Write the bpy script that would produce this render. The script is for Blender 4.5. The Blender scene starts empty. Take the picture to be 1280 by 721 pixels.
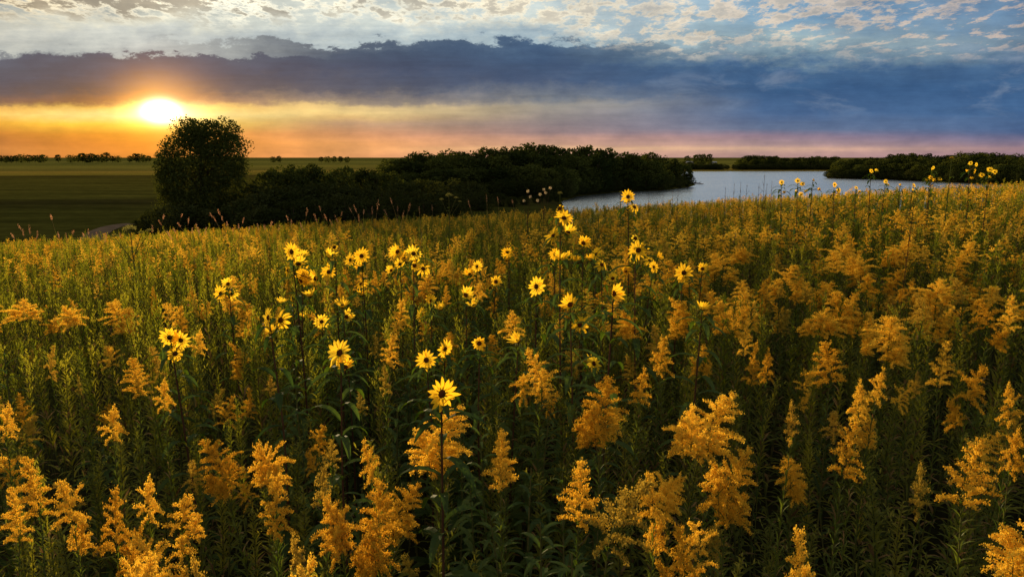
import bpy, math, random
import numpy as np
from mathutils import Vector, Matrix, Quaternion
R = math.radians
random.seed(7)
rng = np.random.default_rng(11)
sc = bpy.context.scene
COL = sc.collection

# ------------------------------------------------------------------ camera
CAMZ = 12.0                      # metres above the lake
F = 853.3                        # focal length in pixels of the 1280 wide photograph (24 mm)
PITCH = R(10.85)
cd = bpy.data.cameras.new('camera'); cam = bpy.data.objects.new('camera', cd); COL.objects.link(cam)
cd.sensor_fit = 'HORIZONTAL'; cd.sensor_width = 36; cd.lens = 24
cd.clip_start = 0.05; cd.clip_end = 60000
cam.location = (0, 0, CAMZ); cam.rotation_euler = (R(90) - PITCH, 0, 0)
sc.camera = cam
CP, SP = math.cos(PITCH), math.sin(PITCH)

def ray(px, py):
    u = (px - 640) / F; v = (360.5 - py) / F
    return Vector((u, v * SP + CP, v * CP - SP))
def at_depth(px, py, Y):         # point on the pixel's ray at forward distance Y
    d = ray(px, py); return Vector((0, 0, CAMZ)) + d * (Y / d.y)
def at_plane(px, py, z):
    d = ray(px, py); return Vector((0, 0, CAMZ)) + d * ((z - CAMZ) / d.z)
def project(p):
    x, y, z = p[0], p[1], p[2] - CAMZ
    dep = y * CP - z * SP
    if dep <= 0.01: return (-9999, -9999)
    return (640 + F * x / dep, 360.5 - F * (y * SP + z * CP) / dep)
def trow(py):                    # image row -> z / y
    return math.tan(math.atan((360.5 - py) / F) - PITCH)
def scol(px): return (px - 640) / F / CP

# ------------------------------------------------------------------ render, sun, sky
sc.view_settings.view_transform = 'Standard'; sc.view_settings.look = 'None'
sc.view_settings.exposure = 0.88; sc.view_settings.gamma = 1.0
sc.cycles.max_bounces = 5; sc.cycles.diffuse_bounces = 3; sc.cycles.transmission_bounces = 4
sc.cycles.glossy_bounces = 2; sc.cycles.use_denoising = True
sc.cycles.sample_clamp_indirect = 4.0

sd = ray(199, 140).normalized()
SUN_EL = math.asin(sd.z); SUN_AZ = math.atan2(sd.x, sd.y)      # azimuth from +Y towards +X
sl = bpy.data.lights.new('sun', 'SUN'); sl.energy = 5.0; sl.angle = R(0.6); sl.color = (1.0, 0.72, 0.40)
so = bpy.data.objects.new('sun', sl); COL.objects.link(so)
so.rotation_euler = (-sd).to_track_quat('-Z', 'Y').to_euler()
so.location = (-20, 40, 30)

def s2l(c):
    return tuple((x / 255 / 12.92) if x / 255 <= 0.04045 else ((x / 255 + 0.055) / 1.055) ** 2.4 for x in c)

W = bpy.data.worlds.new('World'); sc.world = W; W.use_nodes = True
nt = W.node_tree; nt.nodes.clear()
class G:                          # tiny node graph helper
    def __init__(s, nt): s.nt = nt
    def n(s, t, **k):
        o = s.nt.nodes.new(t)
        for a, b in k.items(): setattr(o, a, b)
        return o
    def put(s, sock, v):
        if hasattr(v, 'links') or isinstance(v, bpy.types.NodeSocket): s.nt.links.new(v, sock)
        else: sock.default_value = v
    def m(s, op, a, b=0.0, c=0.0, clamp=False):
        o = s.n('ShaderNodeMath', operation=op, use_clamp=clamp)
        s.put(o.inputs[0], a); s.put(o.inputs[1], b); s.put(o.inputs[2], c); return o.outputs[0]
    def mix(s, f, a, b, mode='MIX', clamp=True):
        o = s.n('ShaderNodeMix', data_type='RGBA', blend_type=mode); o.clamp_factor = clamp
        s.put(o.inputs[0], f); s.put(o.inputs[6], a); s.put(o.inputs[7], b); return o.outputs[2]
    def step(s, x, lo, hi, tlo=0.0, thi=1.0, smooth=True):
        o = s.n('ShaderNodeMapRange', interpolation_type='SMOOTHSTEP' if smooth else 'LINEAR')
        s.put(o.inputs[0], x); s.put(o.inputs[1], lo); s.put(o.inputs[2], hi); s.put(o.inputs[3], tlo); s.put(o.inputs[4], thi); return o.outputs[0]
    def xyz(s, a, b, c):
        o = s.n('ShaderNodeCombineXYZ'); s.put(o.inputs[0], a); s.put(o.inputs[1], b); s.put(o.inputs[2], c); return o.outputs[0]
    def noise(s, vec, scale, detail=4, rough=0.55, dist=0.0):
        o = s.n('ShaderNodeTexNoise'); s.put(o.inputs['Vector'], vec); o.inputs['Scale'].default_value = scale
        o.inputs['Detail'].default_value = detail; o.inputs['Roughness'].default_value = rough; o.inputs['Distortion'].default_value = dist
        return o.outputs['Fac']
    def ramp(s, f, stops, interp='LINEAR'):
        o = s.n('ShaderNodeValToRGB'); cr = o.color_ramp; cr.interpolation = interp
        while len(cr.elements) > 1: cr.elements.remove(cr.elements[-1])
        cr.elements[0].position = stops[0][0]; cr.elements[0].color = (*stops[0][1], 1)
        for p, c in stops[1:]:
            e = cr.elements.new(min(1, p)); e.color = (*c, 1)
        s.put(o.inputs[0], f); return o.outputs[0]
g = G(nt)
tc = g.n('ShaderNodeTexCoord'); sep = g.n('ShaderNodeSeparateXYZ'); nt.links.new(tc.outputs['Generated'], sep.inputs[0])
X, Y, Z = sep.outputs
Yc = g.m('MAXIMUM', Y, 0.35)
T = g.m('DIVIDE', Z, Yc); S = g.m('DIVIDE', X, Yc)
TS = 0.45                         # ramp range of T
# cloud-edge warp: stretched noise; stronger higher up
wv = g.xyz(g.m('MULTIPLY', S, 17.0), g.m('MULTIPLY', T, 34.0), 0.3)
n1 = g.m('SUBTRACT', g.noise(wv, 1.3, 9, 0.66), 0.5)
wv2 = g.xyz(g.m('MULTIPLY', S, 4.0), g.m('MULTIPLY', T, 18.0), 4.3)
n2 = g.m('SUBTRACT', g.noise(wv2, 1.2, 5, 0.55), 0.5)
amp = g.step(T, trow(175), trow(50), 0.005, 0.060)
Tw = g.m('ADD', T, g.m('ADD', g.m('MULTIPLY', n1, amp), g.m('MULTIPLY', n2, g.m('MULTIPLY', amp, 0.9))))
P = g.m('DIVIDE', Tw, TS)
cols = [
 (-30, [(197,(180,116,68)),(188,(194,128,72)),(176,(168,104,60)),(165,(186,116,54)),(156,(222,150,56)),(145,(246,188,84)),(138,(228,170,84)),(134,(105,84,82)),(120,(74,72,88)),(100,(62,70,92)),(80,(66,78,100)),(66,(70,84,106)),(63,(176,182,178)),(40,(196,196,184)),(20,(170,172,165)),(0,(150,160,160)),(-100,(150,164,174))]),
 (200, [(197,(206,124,52)),(180,(212,126,40)),(168,(224,144,34)),(155,(255,212,66)),(145,(255,238,150)),(135,(250,196,84)),(130,(158,104,62)),(115,(94,80,84)),(92,(70,76,98)),(71,(66,78,102)),(68,(176,186,186)),(45,(198,206,202)),(30,(216,220,206)),(0,(178,184,176)),(-100,(178,186,186))]),
 (430, [(197,(226,156,100)),(180,(228,158,96)),(168,(208,146,102)),(155,(186,150,116)),(147,(218,180,118)),(140,(248,214,140)),(132,(240,206,140)),(127,(160,142,124)),(112,(78,84,102)),(90,(58,74,102)),(62,(62,82,106)),(52,(82,98,116)),(49,(182,196,200)),(20,(214,222,214)),(0,(214,220,210)),(-100,(182,194,198))]),
 (680, [(197,(202,154,136)),(190,(222,172,138)),(186,(232,186,142)),(182,(206,160,134)),(173,(196,152,134)),(166,(156,132,132)),(156,(142,128,130)),(142,(146,138,134)),(130,(156,150,140)),(122,(112,120,132)),(104,(64,84,116)),(70,(56,82,116)),(52,(66,94,126)),(48,(158,180,192)),(20,(198,210,208)),(0,(190,205,208)),(-100,(168,184,194))]),
 (940, [(197,(190,150,144)),(190,(200,160,146)),(186,(214,174,148)),(181,(176,146,144)),(170,(150,128,144)),(161,(100,116,146)),(142,(70,102,144)),(112,(54,90,132)),(88,(66,102,142)),(74,(112,138,156)),(52,(156,178,184)),(20,(128,166,194)),(0,(126,162,190)),(-100,(146,168,186))]),
 (1290,[(197,(152,122,138)),(186,(158,128,138)),(176,(118,114,142)),(166,(74,102,144)),(140,(60,96,140)),(110,(54,90,134)),(90,(64,96,134)),(70,(90,118,146)),(50,(104,128,152)),(20,(98,128,162)),(0,(92,122,156)),(-100,(124,148,174))]),
]
acc = None
for i, (px, st) in enumerate(cols):
    stops = [(max(0, trow(r) / TS), s2l(c)) for r, c in st]
    c = g.ramp(P, stops)
    if acc is None: acc = c
    else: acc = g.mix(g.step(S, scol(cols[i-1][0]), scol(px), smooth=False), acc, c)
base = acc
# high mottled cloud sheet laid out on a real cloud plane overhead
Zp = g.m('ADD', g.m('MAXIMUM', Z, 0.0), 0.16)
cx_ = g.m('DIVIDE', X, Zp); cy_ = g.m('DIVIDE', Y, Zp)
cv = g.xyz(cx_, g.m('MULTIPLY', cy_, 0.75), 2.0)
a1 = g.noise(cv, 9.5, 9, 0.66, 0.1)
a2 = g.noise(cv, 1.6, 3, 0.5)
puff = g.m('ADD', g.m('MULTIPLY', a1, 0.95), g.m('MULTIPLY', a2, 0.27))
puff = g.m('SUBTRACT', puff, g.step(S, 0.0, 0.6, 0.0, 0.035))
edge_row = g.step(S, scol(560), scol(900), trow(44), trow(84))
hi = g.step(g.m('SUBTRACT', Tw, edge_row), 0.0, 0.045)
left_clear = g.step(S, scol(500), scol(150), 0.0, 1.0)
hi_l = g.step(T, trow(46), trow(22), 0.0, 1.0)
himask = g.mix(left_clear, hi, g.m('MULTIPLY', hi, hi_l))
puff = g.m('ADD', puff, g.m('MULTIPLY', g.step(T, trow(34), trow(4)), g.m('MULTIPLY', left_clear, 0.07)))
pm = g.m('MULTIPLY', g.step(puff, 0.54, 0.64), himask, clamp=True)
pc = g.m('MULTIPLY', g.step(puff, 0.62, 0.70), himask, clamp=True)
lit = g.ramp(g.step(S, -0.8, 0.8, smooth=False), [(0, s2l((246, 222, 176))), (0.25, (1.25, 1.2, 0.95)), (0.5, s2l((250, 238, 208))), (0.72, s2l((226, 208, 186))), (1, s2l((196, 176, 166)))])
core = g.ramp(g.step(S, -0.8, 0.8, smooth=False), [(0, s2l((98, 90, 82))), (0.3, s2l((118, 112, 104))), (0.6, s2l((200, 196, 184))), (1, s2l((110, 122, 142)))])
base = g.mix(g.m('MULTIPLY', pm, 0.85), base, lit)
base = g.mix(g.m('MULTIPLY', pc, 0.75), base, core)
# slate grain inside the big bank and pale streaks under it
sv = g.xyz(g.m('MULTIPLY', S, 5.0), g.m('MULTIPLY', T, 60.0), 9.0)
st1 = g.noise(sv, 1.5, 6, 0.6)
base = g.mix(1.0, base, g.ramp(st1, [(0.25, (0.86,) * 3), (0.5, (1, 1, 1)), (0.75, (1.16, 1.13, 1.1))]), 'MULTIPLY')
bv = g.xyz(g.m('MULTIPLY', S, 9.0), g.m('MULTIPLY', T, 19.0), 5.0)
base = g.mix(1.0, base, g.ramp(g.noise(bv, 1.3, 7, 0.62), [(0.3, (0.76, 0.79, 0.84)), (0.5, (1.0, 1.0, 1.0)), (0.72, (1.28, 1.24, 1.18))]), 'MULTIPLY')
wv3 = g.xyz(g.m('MULTIPLY', S, 8.0), g.m('MULTIPLY', T, 26.0), 7.7)
wis = g.m('MULTIPLY', g.step(g.noise(wv3, 1.2, 8, 0.62, 0.4), 0.50, 0.72), g.m('MULTIPLY', g.step(S, -0.1, 0.5), g.step(T, trow(160), trow(120))))
base = g.mix(g.m('MULTIPLY', wis, 0.55), base, (*s2l((134, 150, 172)), 1))
# aureole: real scattering round the sun, low and wide under the cloud bank
ss, st_ = sd.x / sd.y, sd.z / sd.y
dx = g.m('SUBTRACT', S, ss); dy = g.m('SUBTRACT', T, st_)
def gauss(sx, sy, ox=0.0, oy=0.0):
    a = g.m('DIVIDE', g.m('SUBTRACT', dx, ox), sx); b = g.m('DIVIDE', g.m('SUBTRACT', dy, oy), sy)
    r2 = g.m('ADD', g.m('MULTIPLY', a, a), g.m('MULTIPLY', b, b))
    return g.m('EXPONENT', g.m('MULTIPLY', r2, -1.0))
under = g.step(Tw, trow(121), trow(131), 0.12, 1.0)
front = g.step(Y, 0.0, 0.2)
def addglow(basec, gs, col, k, msk=None):
    f = g.m('MULTIPLY', gs, k)
    f = g.m('MULTIPLY', f, front)
    if msk is not None: f = g.m('MULTIPLY', f, msk)
    sc_ = g.n('ShaderNodeVectorMath', operation='SCALE'); sc_.inputs[0].default_value = col; g.put(sc_.inputs['Scale'], f)
    ad = g.n('ShaderNodeVectorMath', operation='ADD'); g.put(ad.inputs[0], basec); g.put(ad.inputs[1], sc_.outputs[0])
    return ad.outputs[0]
base = addglow(base, gauss(0.070, 0.056, 0, 0.0), (1.0, 0.36, 0.04), 0.38)
base = addglow(base, gauss(0.048, 0.036, 0, 0.004), (1.0, 0.45, 0.06), 0.85)
base = addglow(base, gauss(0.052, 0.014, 0.010, -0.001), (1.0, 0.80, 0.38), 1.3, under)
base = addglow(base, gauss(0.019, 0.0115, 0.002, 0.001), (1.0, 0.92, 0.65), 7.0)
sky = g.n('ShaderNodeTexSky', sky_type='NISHITA'); sky.sun_disc = False
sky.sun_elevation = SUN_EL; sky.sun_rotation = SUN_AZ; sky.altitude = 300; sky.air_density = 1.0; sky.dust_density = 1.5
bg1 = g.n('ShaderNodeBackground'); nt.links.new(sky.outputs[0], bg1.inputs[0]); bg1.inputs[1].default_value = 0.06
bg2 = g.n('ShaderNodeBackground'); nt.links.new(base, bg2.inputs[0]); bg2.inputs[1].default_value = 0.545
cover = g.step(T, 0.3, 1.2, 0.97, 0.85)
mx = g.n('ShaderNodeMixShader'); g.put(mx.inputs[0], cover)
nt.links.new(bg1.outputs[0], mx.inputs[1]); nt.links.new(bg2.outputs[0], mx.inputs[2])
wo = g.n('ShaderNodeOutputWorld'); nt.links.new(mx.outputs[0], wo.inputs[0])

# ------------------------------------------------------------------ materials
def leafmat(name, col, col2, trans=0.4, tcol=None, rough=0.6, gloss=0.0, nscale=3.0):
    m = bpy.data.materials.new(name); m.use_nodes = True; t = m.node_tree; t.nodes.clear(); q = G(t)
    geo = q.n('ShaderNodeNewGeometry'); oi = q.n('ShaderNodeObjectInfo')
    nz = q.noise(geo.outputs['Position'], nscale, 3, 0.6)
    f = q.m('ADD', q.m('MULTIPLY', nz, 0.8), q.m('MULTIPLY', oi.outputs['Random'], 0.75))
    f = q.m('SUBTRACT', f, 0.28, clamp=True)
    c = q.ramp(f, [(0.1, col), (0.9, col2)])
    tcn = q.mix(1.0, c, (*(tcol or (1.15, 1.1, 0.6)), 1), 'MULTIPLY')
    d = q.n('ShaderNodeBsdfDiffuse'); t.links.new(c, d.inputs[0])
    tr = q.n('ShaderNodeBsdfTranslucent'); t.links.new(tcn, tr.inputs[0])
    mxs = q.n('ShaderNodeMixShader'); mxs.inputs[0].default_value = trans
    t.links.new(d.outputs[0], mxs.inputs[1]); t.links.new(tr.outputs[0], mxs.inputs[2])
    last = mxs.outputs[0]
    if gloss > 0:
        gl = q.n('ShaderNodeBsdfGlossy'); gl.inputs['Roughness'].default_value = rough; gl.inputs[0].default_value = (0.8, 0.8, 0.8, 1)
        m2 = q.n('ShaderNodeMixShader'); m2.inputs[0].default_value = gloss
        t.links.new(last, m2.inputs[1]); t.links.new(gl.outputs[0], m2.inputs[2]); last = m2.outputs[0]
    o = q.n('ShaderNodeOutputMaterial'); t.links.new(last, o.inputs[0])
    return m
def plain(name, col, col2=None, scale=5.0, rough=0.9, bump=0.0):
    m = bpy.data.materials.new(name); m.use_nodes = True; t = m.node_tree; q = G(t)
    b = t.nodes['Principled BSDF']; b.inputs['Roughness'].default_value = rough
    b.inputs['Specular IOR Level'].default_value = 0.0
    tcn = q.n('ShaderNodeTexCoord'); nz = q.noise(tcn.outputs['Object'], scale, 5, 0.6)
    t.links.new(q.ramp(nz, [(0.3, col), (0.7, col2 or col)]), b.inputs['Base Color'])
    if bump:
        bn = q.n('ShaderNodeBump'); bn.inputs['Strength'].default_value = bump; t.links.new(nz, bn.inputs['Height']); t.links.new(bn.outputs[0], b.inputs['Normal'])
    return m
M = {}
M['floret'] = leafmat('goldenrod_florets', (0.62, 0.36, 0.03), (0.98, 0.69, 0.08), 0.42, (1.0, 0.9, 0.6), nscale=150)
M['floret_dull'] = leafmat('goldenrod_budding_florets', (0.30, 0.24, 0.04), (0.62, 0.42, 0.06), 0.45, (1.0, 0.9, 0.6), nscale=150)
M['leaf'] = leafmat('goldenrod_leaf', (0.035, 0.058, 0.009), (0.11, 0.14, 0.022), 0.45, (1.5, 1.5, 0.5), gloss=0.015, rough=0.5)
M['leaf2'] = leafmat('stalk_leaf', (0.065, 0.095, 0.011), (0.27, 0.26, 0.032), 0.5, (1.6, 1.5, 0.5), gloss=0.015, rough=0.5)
M['sleaf'] = leafmat('sunflower_leaf', (0.03, 0.058, 0.011), (0.085, 0.125, 0.024), 0.35, (1.5, 1.6, 0.5), gloss=0.014, rough=0.5)
M['stem'] = leafmat('green_stem', (0.07, 0.09, 0.025), (0.13, 0.12, 0.04), 0.1)
M['sstem'] = leafmat('dark_red_stem', (0.07, 0.035, 0.022), (0.11, 0.06, 0.03), 0.05)
M['petal'] = leafmat('yellow_petal', (0.95, 0.58, 0.025), (0.98, 0.72, 0.05), 0.5, (1.0, 0.95, 0.7))
M['disc'] = plain('brown_disc', (0.035, 0.010, 0.006), (0.12, 0.045, 0.012), 400, 0.8)
M['grass'] = leafmat('dry_grass_blade', (0.28, 0.20, 0.08), (0.36, 0.26, 0.12), 0.3)
M['seed'] = leafmat('pinkish_seed_head', (0.36, 0.20, 0.12), (0.55, 0.34, 0.22), 0.55, (1.2, 1.0, 0.8))
M['umbel'] = leafmat('pale_umbel', (0.16, 0.17, 0.06), (0.30, 0.28, 0.11), 0.5)
M['fluff'] = leafmat('pale_fluff', (0.6, 0.5, 0.42), (0.75, 0.62, 0.5), 0.5)
M['crown'] = leafmat('tree_foliage', (0.020, 0.030, 0.009), (0.075, 0.090, 0.022), 0.22, (1.4, 1.3, 0.5), nscale=0.22)
M['crown2'] = leafmat('shrub_foliage', (0.018, 0.026, 0.008), (0.048, 0.055, 0.018), 0.22, (1.4, 1.3, 0.5), nscale=0.4)
M['dry'] = leafmat('withered_leaf', (0.10, 0.06, 0.025), (0.34, 0.23, 0.10), 0.3, (1.2, 1.0, 0.7), nscale=20)
M['bark'] = plain('bark', (0.05, 0.035, 0.025), (0.09, 0.065, 0.045), 8, 0.95, 0.4)

# ------------------------------------------------------------------ mesh helpers
class MB:
    def __init__(s): s.v = []; s.f = []; s.n = 0; s.mi = []
    def add(s, verts, faces, mi=0):
        verts = np.asarray(verts, float); s.v.append(verts)
        for f in faces: s.f.append(tuple(i + s.n for i in f)); s.mi.append(mi)
        s.n += len(verts)
    def quads(s, arr, mi=0):      # arr (k,4,3)
        k = len(arr); s.v.append(arr.reshape(-1, 3)); b = s.n
        s.f.extend([(b + 4*i, b + 4*i + 1, b + 4*i + 2, b + 4*i + 3) for i in range(k)]); s.mi.extend([mi] * k); s.n += 4 * k
    def tube(s, pts, rad, seg=5, mi=0):
        pts = [Vector(p) for p in pts]; n = len(pts); vs = []; fs = []
        for i, p in enumerate(pts):
            d = (pts[min(i+1, n-1)] - pts[max(i-1, 0)])
            if d.length < 1e-9: d = Vector((0, 0, 1))
            d.normalize(); a = d.cross(Vector((0.31, 0.95, 0.05))).normalized(); b = d.cross(a)
            r = rad[i] if hasattr(rad, '__len__') else rad
            for k in range(seg):
                t = 2 * math.pi * k / seg; vs.append(p + a * (r * math.cos(t)) + b * (r * math.sin(t)))
        for i in range(n - 1):
            for k in range(seg):
                k2 = (k + 1) % seg; fs.append((i*seg+k, i*seg+k2, (i+1)*seg+k2, (i+1)*seg+k))
        fs.append(tuple((n-1)*seg + k for k in range(seg)))
        s.add([tuple(v) for v in vs], fs, mi)
    def leaf(s, p, d, L, w, droop=0.5, fold=0.25, seg=4, up=Vector((0, 0, 1)), mi=0):
        p = Vector(p); d = Vector(d).normalized(); side = d.cross(up)
        if side.length < 1e-3: side = Vector((1, 0, 0))
        side.normalize(); vs = []; fs = []; cur = p.copy(); dd = d.copy(); k = 0
        for i in range(seg + 1):
            t = i / seg; ww = w * 0.5 * (math.sin(math.pi * min(1, (t * 0.92 + 0.08))) ** 0.8) if i < seg else 0.0
            nrm = side.cross(dd).normalized()
            if i == seg: vs.append(cur.copy())
            else:
                vs += [cur - side * ww + nrm * (fold * ww), cur.copy(), cur + side * ww + nrm * (fold * ww)]
            cur = cur + dd * (L / seg); dd = (dd + Vector((0, 0, -1)) * (droop / seg)).normalized()
        for i in range(seg - 1):
            a = i * 3; fs += [(a, a+1, a+4, a+3), (a+1, a+2, a+5, a+4)]
        a = (seg - 1) * 3; t = seg * 3; fs += [(a, a+1, t), (a+1, a+2, t)]
        s.add([tuple(v) for v in vs], fs, mi)
    def mesh(s, name, mats, smooth=False):
        me = bpy.data.meshes.new(name)
        v = np.concatenate(s.v) if s.v else np.zeros((0, 3))
        me.from_pydata(v.tolist(), [], s.f)
        for m in (mats if isinstance(mats, (list, tuple)) else [mats]): me.materials.append(m)
        if any(s.mi): me.polygons.foreach_set('material_index', s.mi)
        if smooth: me.polygons.foreach_set('use_smooth', [True] * len(me.polygons))
        me.update(); return me
    def extend(s, o, mi=0, mat=None):
        for v in o.v: s.v.append(v)
        s.f.extend([tuple(i + s.n for i in f) for f in o.f]); s.mi.extend([mi] * len(o.f)); s.n += o.n

def link(name, me, parent=None, loc=(0, 0, 0)):
    o = bpy.data.objects.new(name, me); COL.objects.link(o); o.location = loc
    if parent: o.parent = parent
    return o
def empty(name, loc, rz=0):
    o = bpy.data.objects.new(name, None); COL.objects.link(o); o.location = loc; o.rotation_euler = (0, 0, rz)
    o.empty_display_size = 0.1
    return o
def tag(o, label=None, cat=None, group=None, kind=None):
    if label: o['label'] = label
    if cat: o['category'] = cat
    if group: o['group'] = group
    if kind: o['kind'] = kind
    return o
def rand_quads(centres, size, r, flat=0.0):
    """small crossed faces of random orientation at the given points (a floret or a leaf clump each)"""
    k = len(centres); a = r.normal(size=(k, 3)); a /= np.linalg.norm(a, axis=1)[:, None]
    b = r.normal(size=(k, 3)); b -= (a * b).sum(1)[:, None] * a; b /= np.linalg.norm(b, axis=1)[:, None]
    sz = (np.asarray(size) * r.uniform(0.6, 1.35, k))[:, None] * 0.5
    a = a * sz; b = b * sz * r.uniform(0.5, 1.0, k)[:, None]
    c = np.asarray(centres)
    return np.stack([c - a, c + b, c + a, c - b], 1)

# ------------------------------------------------------------------ terrain
PLAIN = 0.8
def canopy(x, y):                # top of the field's plants near the camera (z, absolute)
    xx = max(-22.0, min(22.0, x)); yy = max(-3.0, y)
    r = math.hypot(x, max(0.0, y)) - 0.22 * max(0.0, min(12.0, x))
    drop = 0.13 * 2.5 * math.log1p(math.exp((r - 17.0) / 2.5)) if r < 80 else 0.13 * (r - 17)
    if y < 0: drop = 0.10 * 3.0 * math.log1p(math.exp(min(30, (math.hypot(x, y) - 20.0) / 3.0)))
    return CAMZ - 0.62 + 0.052 * xx + 0.0011 * min(xx * xx, 144) - 0.030 * min(yy, 60) - drop
PLH = 1.22
lake_px = [(706, 262), (702, 252), (722, 245.5), (770, 240.5), (830, 238), (862, 234), (870, 231), (864, 228), (852, 221), (846, 217), (852, 214.6), (940, 214.2), (1036, 214.2),
           (1032, 219), (1034, 222.8), (1060, 223.6), (1110, 224.6), (1160, 227), (1230, 230), (1290, 232)]
lake = [tuple(at_plane(a, b, 0.0))[:2] for a, b in lake_px] + [(320, 250), (220, 150), (130, 112), (60, 96), (10, 104)]
LK = np.array(lake)
def sdist(px, py):               # signed distance to the lake outline, negative over water; arrays
    px = np.asarray(px, float); py = np.asarray(py, float)
    d = np.full(px.shape, 1e18); ins = np.zeros(px.shape, bool); n = len(LK)
    for i in range(n):
        ax, ay = LK[i]; bx, by = LK[(i + 1) % n]
        ex, ey = bx - ax, by - ay
        t = np.clip(((px - ax) * ex + (py - ay) * ey) / (ex * ex + ey * ey), 0, 1)
        d = np.minimum(d, (px - ax - t * ex) ** 2 + (py - ay - t * ey) ** 2)
        c = ((ay > py) != (by > py)) & (px < (bx - ax) * (py - ay) / (by - ay + 1e-12) + ax)
        ins ^= c
    d = np.sqrt(d); return np.where(ins, -d, d)
_sd_cache = {}
def ground(x, y, sdv=None):
    h = canopy(x, y) - PLH
    if sdv is None: sdv = float(sdist(np.array([x]), np.array([y]))[0])
    pl = PLAIN if sdv > 5 else (PLAIN * sdv / 5 if sdv > 0 else max(-1.6, sdv * 0.25))
    if sdv > 5:
        r = math.hypot(x, y)
        if r > 300: pl += 1.2 * math.sin(x * 0.004 + 1.3) * math.sin(y * 0.0027) * min(1, (r - 300) / 600) * min(1, (sdv - 5) / 60)
    k = 1.2
    if h > pl + 6: return h
    if h < pl - 6: return pl
    m = max(h, pl); return m + k * math.log(math.exp((h - m) / k) + math.exp((pl - m) / k)) - (0 if sdv > 0 or h > pl else 0)
azs = list(np.linspace(-50, 50, 301)) + list(np.linspace(53, 307, 86))
rads = [0.4 * i for i in range(1, 70)]; r_ = rads[-1]
while r_ < 45000: r_ *= 1.022 if r_ < 1500 else 1.12; rads.append(r_)
gx = np.array([[r * math.sin(R(a)) for a in azs] for r in rads]); gy = np.array([[r * math.cos(R(a)) for a in azs] for r in rads])
sdg = sdist(gx, gy)
verts = [(0, 0, ground(0, 0))]; na = len(azs)
for i in range(len(rads)):
    for j in range(na): verts.append((gx[i, j], gy[i, j], ground(gx[i, j], gy[i, j], sdg[i, j])))
faces = [(0, 1 + (j + 1) % na, 1 + j) for j in range(na)]
for i in range(len(rads) - 1):
    b0 = 1 + i * na; b1 = b0 + na
    for j in range(na):
        j2 = (j + 1) % na; faces.append((b0 + j, b0 + j2, b1 + j2, b1 + j))
me = bpy.data.meshes.new('terrain'); me.from_pydata(verts, [], faces); me.update()
me.polygons.foreach_set('use_smooth', [True] * len(me.polygons))
tm = bpy.data.materials.new('prairie_ground'); tm.use_nodes = True; q = G(tm.node_tree)
b = tm.node_tree.nodes['Principled BSDF']; b.inputs['Roughness'].default_value = 1.0; b.inputs['Specular IOR Level'].default_value = 0.0
geo = q.n('ShaderNodeNewGeometry'); sp = q.n('ShaderNodeSeparateXYZ'); tm.node_tree.links.new(geo.outputs['Position'], sp.inputs[0])
wob = q.noise(geo.outputs['Position'], 0.004, 3, 0.5)
fy = q.m('ADD', sp.outputs[1], q.m('MULTIPLY', q.m('SUBTRACT', wob, 0.5), 160.0))
fy = q.m('ADD', fy, q.m('MULTIPLY', sp.outputs[0], -0.12))
fld = q.ramp(q.m('DIVIDE', fy, 2600.0), [(0.0, (0.020, 0.026, 0.008)), (0.060, (0.024, 0.030, 0.009)), (0.070, (0.016, 0.018, 0.008)), (0.078, (0.034, 0.040, 0.011)), (0.14, (0.045, 0.048, 0.012)),
     (0.17, (0.03, 0.03, 0.01)), (0.18, (0.10, 0.095, 0.02)), (0.235, (0.15, 0.125, 0.03)), (0.25, (0.075, 0.075, 0.02)), (0.36, (0.11, 0.115, 0.03)), (0.45, (0.07, 0.08, 0.022)), (0.7, (0.10, 0.11, 0.03)), (1.0, (0.06, 0.07, 0.02))])
fld = q.mix(1.0, fld, (1.6, 1.4, 1.1, 1), 'MULTIPLY')
rows_ = q.xyz(q.m('MULTIPLY', sp.outputs[0], 0.02), q.m('MULTIPLY', sp.outputs[1], 0.12), 0.0)
fld = q.mix(1.0, fld, q.ramp(q.noise(rows_, 1.0, 6, 0.65), [(0.25, (0.45,) * 3), (0.75, (1.6, 1.5, 1.3))]), 'MULTIPLY')
fld = q.mix(1.0, fld, q.ramp(q.noise(geo.outputs['Position'], 0.35, 5, 0.7), [(0.25, (0.6,) * 3), (0.75, (1.35,) * 3)]), 'MULTIPLY')
soil = q.ramp(q.noise(geo.outputs['Position'], 9, 4, 0.6), [(0.3, (0.012, 0.011, 0.006)), (0.7, (0.03, 0.03, 0.012))])
near = q.step(q.m('ADD', q.m('ABSOLUTE', sp.outputs[0]), sp.outputs[1]), 30.0, 60.0)
tm.node_tree.links.new(q.mix(near, soil, fld), b.inputs['Base Color'])
me.materials.append(tm)
tag(link('terrain', me), kind='structure')

# lake
wm = bpy.data.materials.new('lake_water'); wm.use_nodes = True; q = G(wm.node_tree)
b = wm.node_tree.nodes['Principled BSDF']; b.inputs['Base Color'].default_value = (0.012, 0.022, 0.03, 1); b.inputs['Roughness'].default_value = 0.30; b.inputs['IOR'].default_value = 1.33
geo = q.n('ShaderNodeNewGeometry'); mp = q.n('ShaderNodeMapping'); mp.inputs['Scale'].default_value = (0.35, 0.9, 1); wm.node_tree.links.new(geo.outputs['Position'], mp.inputs[0])
h1 = q.noise(mp.outputs[0], 0.9, 4, 0.6); mp2 = q.n('ShaderNodeMapping'); mp2.inputs['Scale'].default_value = (0.012, 0.05, 1); wm.node_tree.links.new(geo.outputs['Position'], mp2.inputs[0])
patch = q.step(q.noise(mp2.outputs[0], 1.0, 4, 0.6), 0.3, 0.7, 0.25, 1.0)
bn = q.n('ShaderNodeBump'); bn.inputs['Distance'].default_value = 0.33; q.put(bn.inputs['Strength'], patch); wm.node_tree.links.new(h1, bn.inputs['Height'])
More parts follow.
